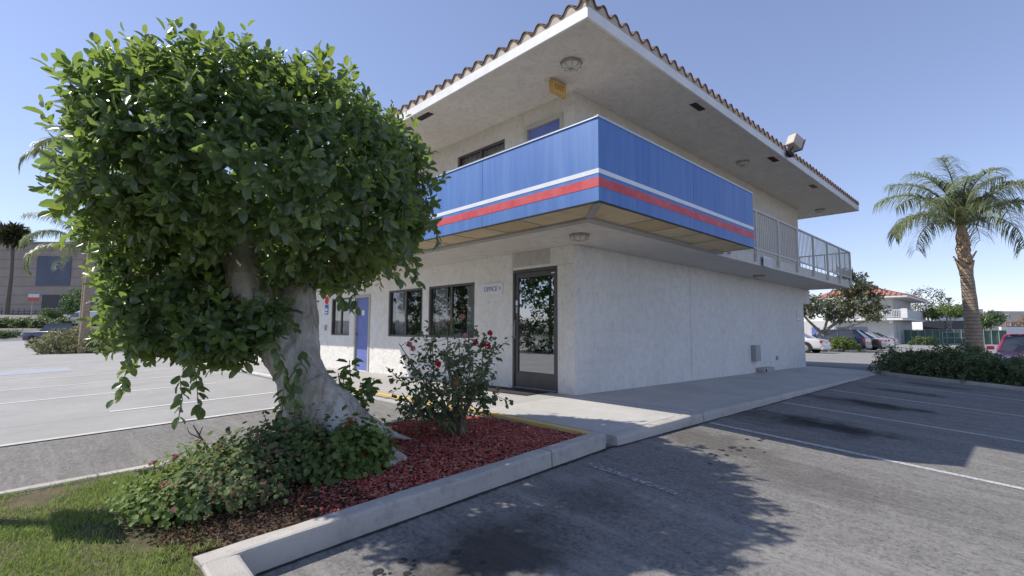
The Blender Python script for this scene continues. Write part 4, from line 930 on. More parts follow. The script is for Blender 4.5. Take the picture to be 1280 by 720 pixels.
# ------------------------------------------------------------------ palms
PALM = leafmat('palm_leaflet',(.10,.135,.06),(.20,.235,.11),.22,rough=.45,spec=.4,c3=(.22,.20,.11)); PTR=None
def mat_palmtrunk():
    m,t,b,o=nt('palm_trunk'); tc=N(t,'ShaderNodeTexCoord'); sep=N(t,'ShaderNodeSeparateXYZ'); t.links.new(tc.outputs['Object'],sep.inputs[0])
    z=mth(t,'ADD',sep.outputs[2],mth(t,'MULTIPLY',noise_f(t,5,4),.06)); ring=rngmap(t,mth(t,'PINGPONG',z,.055),.0,.02,1,0)
    col=mixc(t,rngmap(t,noise_f(t,6,6,.7),.3,.7),(.30,.22,.15),(.44,.35,.26)); col=mixc(t,mth(t,'MULTIPLY',ring,mth(t,'MULTIPLY',noise_f(t,3,4),.8)),col,(.16,.115,.08))
    t.links.new(col,b.inputs['Base Color']); b.inputs['Roughness'].default_value=.9; bump(t,b,mth(t,'ADD',ring,noise_f(t,25,5)),.7,.03); return m
PTR=mat_palmtrunk(); BOOT=M('palm_boot',(.52,.38,.25),(.36,.25,.16),9,.9,.5,30); RACH=M('palm_rachis',(.17,.19,.07),(.14,.15,.06),5,.6)
def frond(az,elev,length,droop,m_r,leaf,seed,width=.03,ll=.55):
    """arching rachis with drooping leaflets"""
    pts=[];n=16; d=np.array([math.cos(az),math.sin(az),0.]); x=0.;z=0.;a=elev
    for i in range(n+1):
        pts.append(d*x+np.array([0,0,z])); s=length/n; x+=math.cos(a)*s; z+=math.sin(a)*s; a-=droop/n*(.5+i/n*1.2)
    A=np.array(pts); m_r.tube([tuple(p) for p in A],list(np.linspace(.028,.005,n+1)),5,False)
    side=np.array([-d[1],d[0],0.]); out=[]
    k=84; ts=np.linspace(.14,1.,k); 
    for sg in (-1,1):
        tt=ts+rng.normal(size=k)*.006; f=np.clip(tt,0,1)*n; i0=np.minimum(f.astype(int),n-1); fr_=(f-i0)[:,None]
        P=A[i0]*(1-fr_)+A[i0+1]*fr_; T=nrm(A[i0+1]-A[i0]); L=ll*(.45+.75*np.sin(np.clip(tt,0,1)*math.pi*.9))*rng.uniform(.8,1.1,k)
        D=nrm(side*sg*rng.uniform(.55,1.,k)[:,None]+T*.55+np.array([0,0,1])*rng.uniform(-.25,.45,k)[:,None]); S=nrm(np.cross(D,np.array([0,0,1.])))
        w=width*.5; segs=4; rows=[]; cur=P.copy(); dd=D.copy()
        for s_ in range(segs+1):
            ww=w*(1-.85*(s_/segs)**1.5); rows.append((cur-S*ww,cur+S*ww)); cur=cur+dd*(L/segs)[:,None]; dd=nrm(dd+np.array([0,0,-.55]))
        V=np.stack([x_ for r_ in rows for x_ in r_],1).reshape(-1,3); b=(np.arange(k)*2*(segs+1))[:,None]
        Q=np.concatenate([b+np.array([[2*s_,2*s_+1,2*s_+3,2*s_+2]]) for s_ in range(segs)],0); out.append((V,Q))
    return joinq(out)
def queen_palm(label,loc,th,r0,nf,flen,seed,lean=(0,0),boots=True,droop=1.9,pm=PALM,width=.03,ll=.55):
    t=thing('queen_palm',label,'palm tree',loc); m=MB(); k=28
    m.tube([(lean[0]*(i/k)**1.5,lean[1]*(i/k)**1.5,-.15+(th+.15)*i/k) for i in range(k+1)],[r0*(1.25-.3*min(1,i/k*4) - .42*(i/k)+ .015*math.sin(i*2.1)) for i in range(k+1)],14); m.build('trunk',PTR,t,smooth=True,local=True)
    top=np.array([lean[0],lean[1],th]); b=MB()
    if boots:
        for i in range(40):
            a=i*2.4; z=th-1.3+1.35*i/40; r=r0*.60; ox=lean[0]*(z/th)**1.5; oy=lean[1]*(z/th)**1.5
            rr_=r*(.85+.3*rng.random()); up=.2+.16*rng.random(); out=(.0+.12*rng.random()) if i<20 else .0
            out*=1.7; m2=Matrix.Rotation(a,3,'Z'); b.add([Vector((ox,oy,z))+m2@Vector(q_) for q_ in ((r*.75,-.09,0),(r*.75,.09,0),(rr_+.02,.06,0.02),(rr_+.02,-.06,.02),(r*.8+out,-.035,up),(r*.8+out,.035,up),(r*.8+out+.02,.03,up-.02),(r*.8+out+.02,-.03,up-.02))],[(0,1,5,4),(3,2,6,7),(0,3,7,4),(1,2,6,5),(4,5,6,7)])
        m3=MB(); m3.tube([top+np.array([0,0,-.1]),top+np.array([0,0,.35]),top+np.array([0,0,.8])],[r0*.55,r0*.4,r0*.12],10); b.add(m3.v,m3.f)
        b.build('frond_boots',BOOT,t,local=True)
    mr=MB(); parts=[]; 
    for i in range(nf):
        f=i/nf; az=i*2.39996+seed; el=1.52-1.0*f+rng.normal()*.08; L=flen*rng.uniform(.85,1.1)
        v,q=frond(az,el,L,droop*(.62+.5*f)*rng.uniform(.85,1.15),MB() if False else (mt:=MB()),None,i,width,ll)
        off=top+np.array([0,0,.25]); parts.append((v+off,q)); mr.add([np.array(a)+off for a in mt.v],mt.f)
    mr.build('rachis',RACH,t,local=True); v,q=joinq(parts); quads_np('fronds',v,q,pm,t,local=True)
    # the flower stalk hanging from the crown
    return t
p=at(1216,15.3); queen_palm('queen palm with shaggy old boots rising behind the low hedge',(p[0],p[1],G(*p[:2])),4.4,.25,24,2.6,.6,(-.05,.12),droop=2.2,width=.027,ll=.66)
p=at(104,36); queen_palm('drooping queen palm behind the ficus with its trunk near the white van',(p[0],p[1],G(*p[:2])),6.7,.2,20,4.9,1.3,droop=2.3,width=.05,ll=.85)
p=at(108,27); queen_palm('taller palm hidden behind the ficus except for one hanging frond',(p[0],p[1],G(*p[:2])),9.9,.2,18,3.7,2.45,droop=2.5,width=.045,ll=.7)
def fan_palm(label,loc,th,r):
    t=thing('fan_palm',label,'palm tree',loc); MB().tube([(0,0,0),(.15,.1,th*.5),(0,0,th)],[.38,.26,.22],8).build('trunk',M('fan_trunk',(.13,.105,.085),(.17,.14,.11),5,.9),t,local=True)
    n=46; d=rdir(n); c=np.array([0,0,th]); P=c+d*r*.28*rng.uniform(.6,1.3,n)[:,None]
    v,q=shoots(P,d,15,r*.72,r*.075,slen=.1,spread=(.05,.8),up=0,rand=.25,droop=.55); quads_np('crown',v,q,leafmat('fan_leaf',(.05,.06,.025),(.10,.11,.05),.1),t,local=True)
p=at(9,84); fan_palm('tall thin fan palm before the brown block at the left edge',(p[0],p[1],G(*p[:2])),18.0-G(*p[:2])-1.0,2.3)

# ------------------------------------------------------------------ hedge by the palm
HL=leafmat('hedge_leaf',(.04,.065,.026),(.10,.14,.045),.18,rough=.38,spec=.5,c3=(.10,.13,.04))
for i,(x,y,rx,ry,h,lab,n) in enumerate(((12.4,-2.75,1.2,.85,.62,'hedge shrub at the kerb end nearest the motel wall',560),(12.5,-3.8,1.35,1.,.82,'tall hedge shrub just left of the palm trunk',760),(12.5,-4.9,1.3,.95,.66,'dark hedge shrub in front of the red car',680),(12.3,-6.0,1.25,1.,.55,'hedge shrub at the right picture edge',520),(14.3,-3.0,1.,.9,.5,'low hedge shrub behind the palm foot',220))):
    z0=G(x,y)+.08; t=thing('hedge_shrub',lab,'shrub',(x,y,z0),'dark shrubs in the bed by the palm')
    d=rdir(n); d[:,2]=np.abs(d[:,2]); f=np.array([1+.25*mnoise.noise(Vector(a)*2.6+Vector((y*5,0,0)))+.25*mnoise.noise(Vector(a)*7) for a in d]); k=f*rng.uniform(.6,1.05,n)
    q_=(np.abs(d)**2.6).sum(1)**(-1/2.6); P=np.stack([d[:,0]*rx*k*q_,d[:,1]*ry*k*q_,d[:,2]*h*k*q_],1)
    v,q=shoots(P,d,9,.085,.042,up=.5,slen=.14); quads_np('foliage',v,q,HL,t,local=True)
    s_=MB()
    for j in range(30): pt=P[rng.integers(n)]; s_.tube([(pt[0]*.3,pt[1]*.3,-.1),tuple(pt*1.02)],[.01,.004],4,False)
    s_.build('stems',MATS['twig'],t,local=True)
struct(MB().grid([11.16,11.5,13,15.2],[-12,-6.5,-4.5,-2.3],lambda x,y:G(x,y)+.09).build('shrub_bed',SOIL))
kerb('shrub_bed_kerb',[(11.0,-12),(11.0,-2.62),(11.06,-2.4),(11.3,-2.25),(15.3,-2.25)],.15,lambda x,y:G(x,y)+.09,KERB2,-1,.02,jit=.012)

# ------------------------------------------------------------------ CARS
def car_mesh(t,L,W,H,prof,paint,glassm,rim,name_extra=None,light=True,tail=(.5,.02,.02),belt=.6,wheel_r=.32,wb=(.19,.80),wagon=False,detail=True,win=None):
    """prof: list of (x fraction front->rear, z belt/hood height, z roof height or None)"""
    st=[p for p in prof]; k=len(st); m=MB(); rows=[]
    zb=.22
    for (fx,zh,zr,wf) in st:
        x=-L/2+fx*L; w=W/2*wf; r=[]
        r += [(x,-w*.90,zb),(x,-w*.985,zb+.12),(x,-w,zb+(zh-zb)*.45),(x,-w*.985,zh-.06),(x,-w*.95,zh)]
        if zr: 
            wt=w*.74; r+=[(x,-wt-.02,zr-.07),(x,-wt*.90,zr-.015),(x,-wt*.4,zr)]
        else: r+=[(x,-w*.90,zh+.008),(x,-w*.7,zh+.02),(x,-w*.35,zh+.028)]
        r += [(a,-b_,c) for a,b_,c in reversed(r)]; rows.append(r)
    n=len(rows[0]); m.v=[q for r in rows for q in r]
    for i in range(k-1):
        for j in range(n-1): m.f.append((i*n+j,i*n+j+1,(i+1)*n+j+1,(i+1)*n+j))
        m.f.append((i*n+n-1,i*n,(i+1)*n,(i+1)*n+n-1))
    m.f.append(tuple(reversed(range(n)))); m.f.append(tuple((k-1)*n+j for j in range(n)))
    body=m.build('body',paint,t,smooth=True,local=True)
    md=body.modifiers.new('sub','SUBSURF'); md.levels=1; md.render_levels=2
    for mm_ in (): pass
    return body
GLASSC=M('car_glass',(.03,.035,.045),rough=.05,spec=.8,coat=.5); TYRE=BLACK; RIM=M('alloy_rim',(.5,.5,.52),rough=.3,metal=.8); LAMPC=M('headlamp',(.62,.64,.68),rough=.1,spec=.8); TAILL=M('tail_lamp',(.42,.015,.02),rough=.2,spec=.6); CHR=M('plate_white',(.6,.6,.58))
def sedan(label,loc,rz,paint,group='parked cars',L=4.65,W=1.78,H=1.43,cabin=True,cat='car',name='parked_car',suv=False):
    t=thing(name,label,cat,loc,group,rz)
    zh=.98 if suv else .90; Hr=H
    prof=[(.0,.55,None,.80),(.015,.68,None,.88),(.08,.76,None,.95),(.27,zh-.04,None,1.),(.36,zh,None,1.),(.62,zh+.02,None,1.),(.80 if not suv else .93,zh+.03,None,.99),(.93,zh+.0,None,.95),(.99,zh-.1,None,.88),(1.,.6,None,.84)]
    if suv: prof=[(.0,.6,None,.82),(.015,.8,None,.9),(.08,.92,None,.95),(.25,1.02,None,1.),(.36,1.05,None,1.),(.62,1.06,None,1.),(.90,1.06,None,.99),(.97,1.05,None,.96),(.995,1.0,None,.9),(1.,.65,None,.88)]
    car_mesh(t,L,W,H,prof,paint,GLASSC,RIM)
    # greenhouse: glass volume with painted roof and pillars
    zs=(zh-.02 if not suv else 1.03); xs0=(-L/2+.27*L,-L/2+.42*L,-L/2+.64*L,-L/2+.83*L) if not suv else (-L/2+.24*L,-L/2+.38*L,-L/2+.86*L,-L/2+.985*L)
    wb_,wt_=W/2*.95,W/2*.70
    g=MB(); lo=[(xs0[0],wb_*.93),(xs0[0]+.35,wb_),(xs0[3]-.35,wb_),(xs0[3],wb_*.9)]; hi=[(xs0[1],wt_*.94),(xs0[1]+.22,wt_),(xs0[2]-.2,wt_),(xs0[2],wt_*.93)]
    V=[(x,-w,zs) for x,w in lo]+[(x,w,zs) for x,w in reversed(lo)]+[(x,-w,Hr-.05) for x,w in hi]+[(x,w,Hr-.05) for x,w in reversed(hi)]
    g.add(V,[(i,(i+1)%8,8+(i+1)%8,8+i) for i in range(8)]+[tuple(range(8,16))]); g.build('window',GLASSC,t,local=True)
    r=MB(); hi2=[(xs0[1]-.03,wt_*.97),(xs0[1]+.2,wt_+.02),(xs0[2]-.18,wt_+.02),(xs0[2]+.03,wt_*.96)]
    ring=[(x,-w) for x,w in hi2]+[(x,w) for x,w in reversed(hi2)]
    r.add([(x,y,Hr-.065) for x,y in ring]+[(x,y,Hr-.03) for x,y in ring]+[(x*.96+.0+(xs0[1]+xs0[2])/2*.04,y*.8,Hr) for x,y in ring],[(i,(i+1)%8,8+(i+1)%8,8+i) for i in range(8)]+[(8+i,8+(i+1)%8,16+(i+1)%8,16+i) for i in range(8)]+[tuple(range(16,24)),tuple(reversed(range(8)))])
    r.build('roof',paint,t,smooth=True,local=True)
    for sg in (-1,1):
        pl=MB(); pl.tube([(xs0[0]-.02,sg*wb_*.94,zs-.03),(xs0[1]-.01,sg*wt_*.96,Hr-.05)],.038,6); pl.tube([(xs0[3]+.02,sg*wb_*.92,zs-.03),(xs0[2]+.01,sg*wt_*.95,Hr-.05)],.06,6)
        xm=(xs0[1]+xs0[2])/2+.05; pl.tube([(xm,sg*(wb_+.005),zs),(xm-.03,sg*(wt_+.012),Hr-.06)],.034,6)
        if suv: xm=xs0[2]-.15; pl.tube([(xm+.2,sg*(wb_+.005),zs),(xm,sg*(wt_+.012),Hr-.06)],.05,6)
        pl.build('pillar',paint,t,local=True)
    dk=M('car_trim_black',(.018,.018,.02),rough=.6)
    for sg in (-1,1):
        for fx in (.19,.80):
            x=-L/2+fx*L; wr=.33 if not suv else .36; yy=sg*(W/2-.10)
            wl=MB().lathe([(wr*.55,-.105),(wr*.93,-.10),(wr,-.06),(wr,.06),(wr*.93,.10),(wr*.55,.105)],(x,yy,wr),20,'y').build('wheel',TYRE,t,smooth=False,local=True)
            MB().lathe([(wr*.2,-.02),(wr*.5,.0),(wr*.58,.012)],(x,yy+sg*.106,wr),12,'y').build('rim',RIM,wl,local=True)
            MB().lathe([(wr*1.16,-.02),(wr*1.16,.02)],(x,sg*(W/2-.018),wr+.02),20,'y').build('wheel_arch',dk,t,local=True)
        ml=MB(); ml.obox((xs0[0]+.28,sg*(W/2+.10),zs+.09),(.13,.2,.13),Matrix.Identity(3)); ml.build('mirror',paint,t,bevel=.03,local=True)
        hl=MB(); hl.obox((-L/2+.16,sg*W*.36,.66 if not suv else .8),(.20,.34,.13),Matrix.Rotation(sg*R_(24),3,'Z')); hl.build('headlight',LAMPC,t,bevel=.03,local=True)
        tl=MB(); tl.obox((L/2-.09,sg*W*.375,.74 if not suv else .85),(.16,.30,.15 if not suv else .26),Matrix.Rotation(-sg*R_(16),3,'Z')); tl.build('tail_light',TAILL,t,bevel=.02,local=True)
    MB().box((-L/2-.03,-W*.38,.27),(-L/2+.1,W*.38,.44)).build('grille',dk,t,bevel=.03,local=True); MB().box((L/2-.06,-.26,.62),(L/2+.012,.26,.74)).build('number_plate',CHR,t,bevel=.004,local=True)
    MB().box((L/2-.12,-W*.42,.24),(L/2+.03,W*.42,.44)).build('bumper',paint,t,bevel=.04,local=True)
    return t
def paint(name,c,met=.3): return M(name,c,rough=.28,spec=.5,metal=met,coat=.6)
RP=paint('magenta_red_paint',(.27,.02,.075),.15); PW=paint('white_paint_car',(.62,.60,.58),.05); PS=paint('silver_paint',(.52,.52,.54),.5); PK=paint('black_paint',(.012,.012,.016),.1); PB=paint('navy_paint',(.015,.022,.07),.2); PD=paint('charcoal_paint',(.05,.05,.055),.3)
sedan('magenta red car facing the hedge at the right edge',(17.9,-5.35,G(17.9,-5.35)),0,RP,None,L=4.5,H=1.44)
for lab,px,fw,mt,suv in (('white sedan nearest the motel wall end',983,33.5,PW,False),('navy hatchback partly hidden behind the tree trunk',1039,38.5,PB,True),('black sedan between the shrub and silver sedan',1060,41,PK,False),('silver sedan with red tail lights',1073,44,PS,False),('charcoal sedan at the right end of the row',1082,48,PD,False)):
    p=at(px,fw); sedan(lab,(p[0],p[1],G(p[0],p[1])),R_(-90)+R_(-4),mt,'cars parked along the drive',suv=suv,H=1.62 if suv else 1.42)
# pickup and van at the left
def pickup():
    p=at(80,45); t=thing('pickup_truck','navy pickup truck parked behind the bush at left','pickup',(p[0],p[1],G(*p[:2])),None,R_(190-6+132))
    L,W=5.6,1.95
    car_mesh(t,L,W,1.8,[(.0,.7,None,.85),(.02,.95,None,.92),(.1,1.02,None,.97),(.26,1.06,None,1.),(.35,1.08,None,1.),(.55,1.08,None,1.),(.62,1.05,None,1.),(.98,1.05,None,.99),(1.,1.0,None,.97)],PB,GLASSC,RIM)
    g=MB(); V=[(-1.3,-.92,1.05),(.25,-.92,1.05),(.25,.92,1.05),(-1.3,.92,1.05),(-.75,-.72,1.72),(.15,-.72,1.72),(.15,.72,1.72),(-.75,.72,1.72)]; g.add(V,[(0,1,5,4),(1,2,6,5),(2,3,7,6),(3,0,4,7),(4,5,6,7)]); g.build('window',GLASSC,t,local=True)
    MB().box((-.8,-.75,1.72),(.2,.75,1.80)).build('roof',PB,t,bevel=.03,local=True); MB().box((.45,-.8,.95),(2.7,.8,1.16)).build('cargo_bed',M('bed_dark',(.02,.02,.025)),t,local=True)
    for sg in (-1,1):
        for x in (-1.75,1.75): 
            w_=MB().lathe([(.2,-.11),(.38,-.10),(.38,.10),(.2,.11)],(x,sg*.86,.38),18,'y').build('wheel',TYRE,t,local=True); MB().lathe([(.05,0),(.2,.012)],(x,sg*.975,.38),10,'y').build('rim',RIM,w_,local=True)
        MB().box((2.72,sg*.86-.07,.75),(2.84,sg*.86+.07,1.08)).build('tail_light',TAILL,t,local=True); MB().box((-2.85,sg*.72-.16,.75),(-2.7,sg*.72+.16,.92)).build('headlight',LAMPC,t,local=True)
    MB().box((2.72,-.88,.42),(2.9,.88,.58)).build('bumper',METAL,t,bevel=.02,local=True)
pickup()
def van():
    p=at(112,68); z=CAM[2]+(HY-391)/619*68-2.05; t=thing('white_van','white van parked on the street beyond the clipped hedges','van',(p[0],p[1],z),None,R_(318))
    L,W=5.4,2.0
    car_mesh(t,L,W,2.,[(.0,.7,None,.86),(.02,1.0,None,.93),(.12,1.12,None,.97),(.2,1.4,None,.97),(.32,1.95,None,.93),(.4,2.02,None,.93),(.9,2.02,None,.93),(.985,1.96,None,.92),(1.,1.2,None,.95)],PW,GLASSC,RIM)
    for sg in (-1,1):
        MB().add([(-1.75,sg*.985,1.2),(-.6,sg*.985,1.2),(-.6,sg*.965,1.75),(-1.2,sg*.965,1.75)],[(0,1,2,3)]).build('window',GLASSC,t,local=True)
        for x in (-1.7,1.7): MB().lathe([(.2,-.11),(.34,-.10),(.34,.10),(.2,.11)],(x,sg*.9,.34),16,'y').build('wheel',TYRE,t,local=True)
    MB().add([(-2.05,-.8,1.25),(-2.05,.8,1.25),(-1.3,.75,1.85),(-1.3,-.75,1.85)],[(0,1,2,3)]).build('windscreen',GLASSC,t,local=True)
van()

# ------------------------------------------------------------------ far motel wing
def far_motel():
    x0,y0=66.8+1.5,4.0+2.0; g0=-.42; LL=6.6
    t=thing('motel_annex','distant two storey white motel wing with red tiled roof','building',(x0,y0,g0))
    W_=mat_stucco('annex_wall',(.62,.61,.58),(.70,.69,.66),(.56,.54,.5))
    m=MB(); m.box((x0,y0,g0),(x0+14,y0+LL,5.2)); m.box((x0+.6,y0+LL,g0),(x0+14,y0+42,2.5)); m.build('wall',W_,t)
    m=MB(); m.box((x0-1.3,y0-1.5,2.5),(x0+14,y0-.003,2.75)); m.box((x0-1.3,y0-.003,2.5),(x0-.003,y0+LL,2.75)); m.box((x0-1.0,y0-.1,2.1),(x0-.6,y0+.25,2.5)); m.build('balcony_deck',WHITE,t)
    m=MB(); m.box((x0-1.32,y0-1.55,2.75),(x0+14,y0-1.5,3.75)); m.build('balcony_panel',W_,t)
    m=MB(); m.box((x0-1.33,y0-1.5,3.68),(x0-1.27,y0+LL,3.75)); m.box((x0-1.33,y0-1.5,2.84),(x0-1.27,y0+LL,2.89))
    for y in np.arange(y0-1.4,y0+LL,.16): m.box((x0-1.32,y,2.88),(x0-1.28,y+.05,3.69))
    for y in np.arange(y0-1.5,y0+LL,2.2): m.box((x0-1.36,y,2.5),(x0-1.25,y+.12,3.76))
    m.box((x0-1.5,y0-1.6,2.75),(x0-1.1,y0-1.0,3.85)); m.build('railing',WHITE,t)
    m=MB(); e=1.7; zz=5.2
    m.box((x0-e,y0-e,zz),(x0+14+e,y0+LL+e,zz+.22)); m.build('eave',WHITE,t)
    m=MB(); d=4.6; h=1.55; a=[(x0-e-.05,y0-e-.05),(x0+14+e,y0-e-.05),(x0+14+e,y0+LL+e),(x0-e-.05,y0+LL+e)]; b_=[(x0-e+d,y0-e+d),(x0+14+e-d,y0-e+d),(x0+14+e-d,y0+LL+e-d*.6),(x0-e+d,y0+LL+e-d*.6)]
    m.add([(x,y,zz+.24) for x,y in a]+[(x,y,zz+.24+h) for x,y in b_],[(0,1,5,4),(1,2,6,5),(2,3,7,6),(3,0,4,7),(4,5,6,7)])
    RT=M('annex_roof_tile',(.33,.13,.10),(.38,.17,.13),3,.8); rf=m.build('roof',RT,t)
    m=MB()
    for y in np.arange(y0-e,y0+LL,.55): m.tube([(x0-e-.08,y,zz+.27),(x0-e+min(d,max(.2,y-(y0-e))),y,zz+.27+h*min(1,max(.2,y-(y0-e))/d))],.07,6)
    for x in np.arange(x0-e,x0+14,.55): m.tube([(x,y0-e-.08,zz+.27),(x,y0-e+min(d,max(.2,x-(x0-e))),zz+.27+h*min(1,max(.2,x-(x0-e))/d))],.07,6)
    m.build('tile_course',RT,rf)
    m=MB(); m.box((x0-e-.0+d-.6,y0-e+d-.6,zz+.2+h),(x0-e+d+2,y0+LL,zz+.45+h)); m.build('roof_parapet',WHITE,rf)
    for i,y in enumerate((1.2,)):
        MB().box((x0-.04,y0+y,2.76),(x0-.004,y0+y+1.0,4.7)).build('upper_door',DOORB,t)
        MB().box((x0-.04,y0+y+1.8,3.5),(x0-.004,y0+y+3.3,4.6)).build('window',GLASSC,t)
    for y in (8.0,10.2,13.,15.2,19,24.5):
        MB().box((x0+.56,y0+y,g0+.02),(x0+.596,y0+y+.95,1.65)).build('room_door',DOORB,t)
    GAR=M('slatted_vent',(.30,.31,.34),(.24,.25,.28),1,.7,stretch=(1,1,9))
    for y in (2.6,4.5): MB().box((x0-.05,y0+y,g0+.3),(x0-.004,y0+y+1.7,1.7)).build('slatted_window',GAR,t)
    MB().box((x0+2.2,y0-.05,g0),(x0+2.5,y0-.003,1.8)).build('downpipe',METAL,t)
    MB().box((x0-.6,y0-.4,g0),(x0-.02,y0+.5,g0+.7)).build('buttress',WHITE,t)
far_motel()
p=at(1051,36.5)
def bush(label,loc,r,h,n,leaf,mt,name='shrub',group=None,cat='shrub',box=2.2):
    t=thing(name,label,cat,loc,group); d=rdir(n); d[:,2]=np.abs(d[:,2]); q_=(np.abs(d)**box).sum(1)**(-1/box); f=np.array([1+.2*mnoise.noise(Vector(a)*3+Vector((loc[0],loc[1],0))) for a in d])*rng.uniform(.6,1.03,n)*q_
    rx,ry=(r if isinstance(r,tuple) else (r,r)); v,q=shoots(np.stack([d[:,0]*rx*f,d[:,1]*ry*f,d[:,2]*h*f],1),d,7,leaf,leaf*.5,slen=leaf*1.2,up=.3); quads_np('foliage',v,q,mt,t,local=True)
    MB().tube([(0,0,-.1),(0,0,h*.5)],[.04,.02],6).build('stem',MATS['twig'],t,local=True); return t
bush('round yellow green shrub in front of the parked cars',(p[0],p[1],G(*p[:2])+.1),1.0,.95,260,.16,TL2)
p=at(1152,56); bush('clipped dark shrub at the foot of the far wing',(p[0],p[1],G(*p[:2])),(1.0,1.2),.9,300,.16,HL,box=4)
struct(MB().box((34.0,3.3,-.5),(38.8,3.6,-.2)).build('island_kerb',M('island_kerb_paint',(.5,.48,.44),(.55,.42,.26),.4,.8)))
# green screened fence
a=at(1128,63); b_=at(1256,60)
def screen_fence():
    t=thing('screen_fence','chain link fence hung with green screen across the far lot','fence',(a[0],a[1],G(*a[:2])))
    GS=M('green_screen',(.055,.12,.085),(.10,.17,.13),.9,.8,stretch=(2,2,1)); n=14; m=MB(); pm=MB(); A=Vector(a); B=Vector(b_)
    for i in range(n):
        p0=A.lerp(B,i/n); p1=A.lerp(B,(i+1)/n); z=-.42; m.add([(p0.x,p0.y,z),(p1.x,p1.y,z),(p1.x,p1.y,z+1.75),(p0.x,p0.y,z+1.75)],[(0,1,2,3)])
        pm.tube([(p0.x-.06,p0.y,z),(p0.x-.06,p0.y,z+1.85)],.04,6)
    m.build('green_screen',GS,t); pm.tube([(A.x-.06,A.y,1.38),(B.x-.06,B.y,1.38)],.025,6); pm.build('posts',METAL,t)
    gp=MB(); g0=at(1176,61); g1=at(1211,61)
    for z in (-.3,.4,1.1): gp.tube([(g0[0],g0[1],z),(g1[0],g1[1],z)],.035,6)
    for q in (g0,g1): gp.tube([(q[0],q[1],-.4),(q[0],q[1],1.1)],.035,6)
    gp.build('gate_frame',METAL,t)
screen_fence()
# buildings beyond
def plain_block(name,label,px0,px1,fw,ztop,mat,depth=18,zbase=-.5):
    A=at(px0,fw); B=at(px1,fw); d=FH*depth; t=thing(name,label,'building',(A[0],A[1],zbase)); m=MB(); pl=[(A[0],A[1]),(B[0],B[1]),(B[0]+d[0],B[1]+d[1]),(A[0]+d[0],A[1]+d[1])]
    prism(m,pl,zbase,ztop); m.build('wall',mat,t); return t,A,B
WB=M('white_block',(.66,.66,.68),(.6,.6,.62),.3,.8); BB=M('beige_block',(.60,.53,.43),(.55,.49,.41),.3,.9)
t,A,B=plain_block('white_commercial_building','white flat roofed building behind the green screen fence',1166,1229,96,5.6,WB)
def onface(px0,px1,z0,z1,fw,mat,par,nm,th=.1):
    A_=at(px0,fw); B_=at(px1,fw); d=FH*th; prism(MB(),[(A_[0]-d[0],A_[1]-d[1]),(B_[0]-d[0],B_[1]-d[1]),(B_[0]-.0*d[0],B_[1]),(A_[0],A_[1])],z0,z1).build(nm,mat,par)
GW=M('grey_glass',(.05,.055,.065),rough=.25)
onface(1168,1222,1.3,3.3,95.9,GW,t,'window_band')
t,A,B=plain_block('beige_store_building','long beige flat roofed building at the right edge',1234,1420,118,6.0,BB,30)
onface(1234,1420,5.85,6.15,117.8,WB,t,'parapet')
t,A,B=plain_block('white_yard_wall','plain white wall in front of the beige building',1250,1400,78,1.95,WHITE,.4)
tr=thing('timber_trellis','brown timber trellis frame above the white yard wall','trellis',tuple(at(1268,79,1.95))); m=MB(); WD=M('brown_timber',(.34,.19,.09),(.28,.15,.07),4,.8)
def bar(pa,za,pb,zb,fw=79): m.tube([at(pa,fw,za),at(pb,fw,zb)],.09,5)
bar(1256,2.0,1330,2.0); bar(1256,2.75,1330,2.75); bar(1256,1.9,1256,2.8); bar(1264,1.9,1264,2.8)
for k in range(8): bar(1264+k*8,2.0,1268+k*8,2.75); bar(1268+k*8,2.75,1272+k*8,2.0)
m.build('lattice',WD,tr)
tl=thing('lot_lamp','slim lamp post with short arm before the beige building','lamp post',tuple(at(1262,85,-.4))); m=MB(); m.tube([at(1262,85,-.4),at(1262,85,4.2)],.08,6); m.tube([at(1262,85,4.2),at(1258,85,4.2)],.08,6); m.build('pole',METAL,tl); m=MB(); m.obox(at(1258,85,4.15),(.5,.5,.15),Matrix.Identity(3)); m.build('lamp_head',METAL,tl)
tl=thing('lot_lamp','dark lamp post behind the flat topped tree','lamp post',tuple(at(1187,90,-.4))); m=MB(); m.tube([at(1187,90,-.4),at(1187,90,7.2)],.12,6); m.build('pole',GW,tl); m=MB(); m.obox(at(1187,90,7.2),(.9,.9,.3),Matrix.Identity(3)); m.build('lamp_head',GW,tl)
tl=thing('service_truck','dark boxed truck behind the fence beside the far wing','truck',tuple(at(1165,72,-.4))); m=MB(); q=at(1165,72,1.6); m.obox(q,(2.2,2.3,2.2),Matrix.Rotation(.1,3,'Z')); m.build('cargo_box',GW,tl,bevel=.08); q2=at(1180,72,.7); m=MB(); m.obox(q2,(2.,1.6,1.9),Matrix.Rotation(.1,3,'Z')); m.build('cab',GW,tl,bevel=.2)
m=MB()
for dx in (-.8,.8): m.lathe([(.4,-1.1),(.4,1.1)],(q[0],q[1]+dx,0.0),12,'x')
m.build('wheel',TYRE,tl)

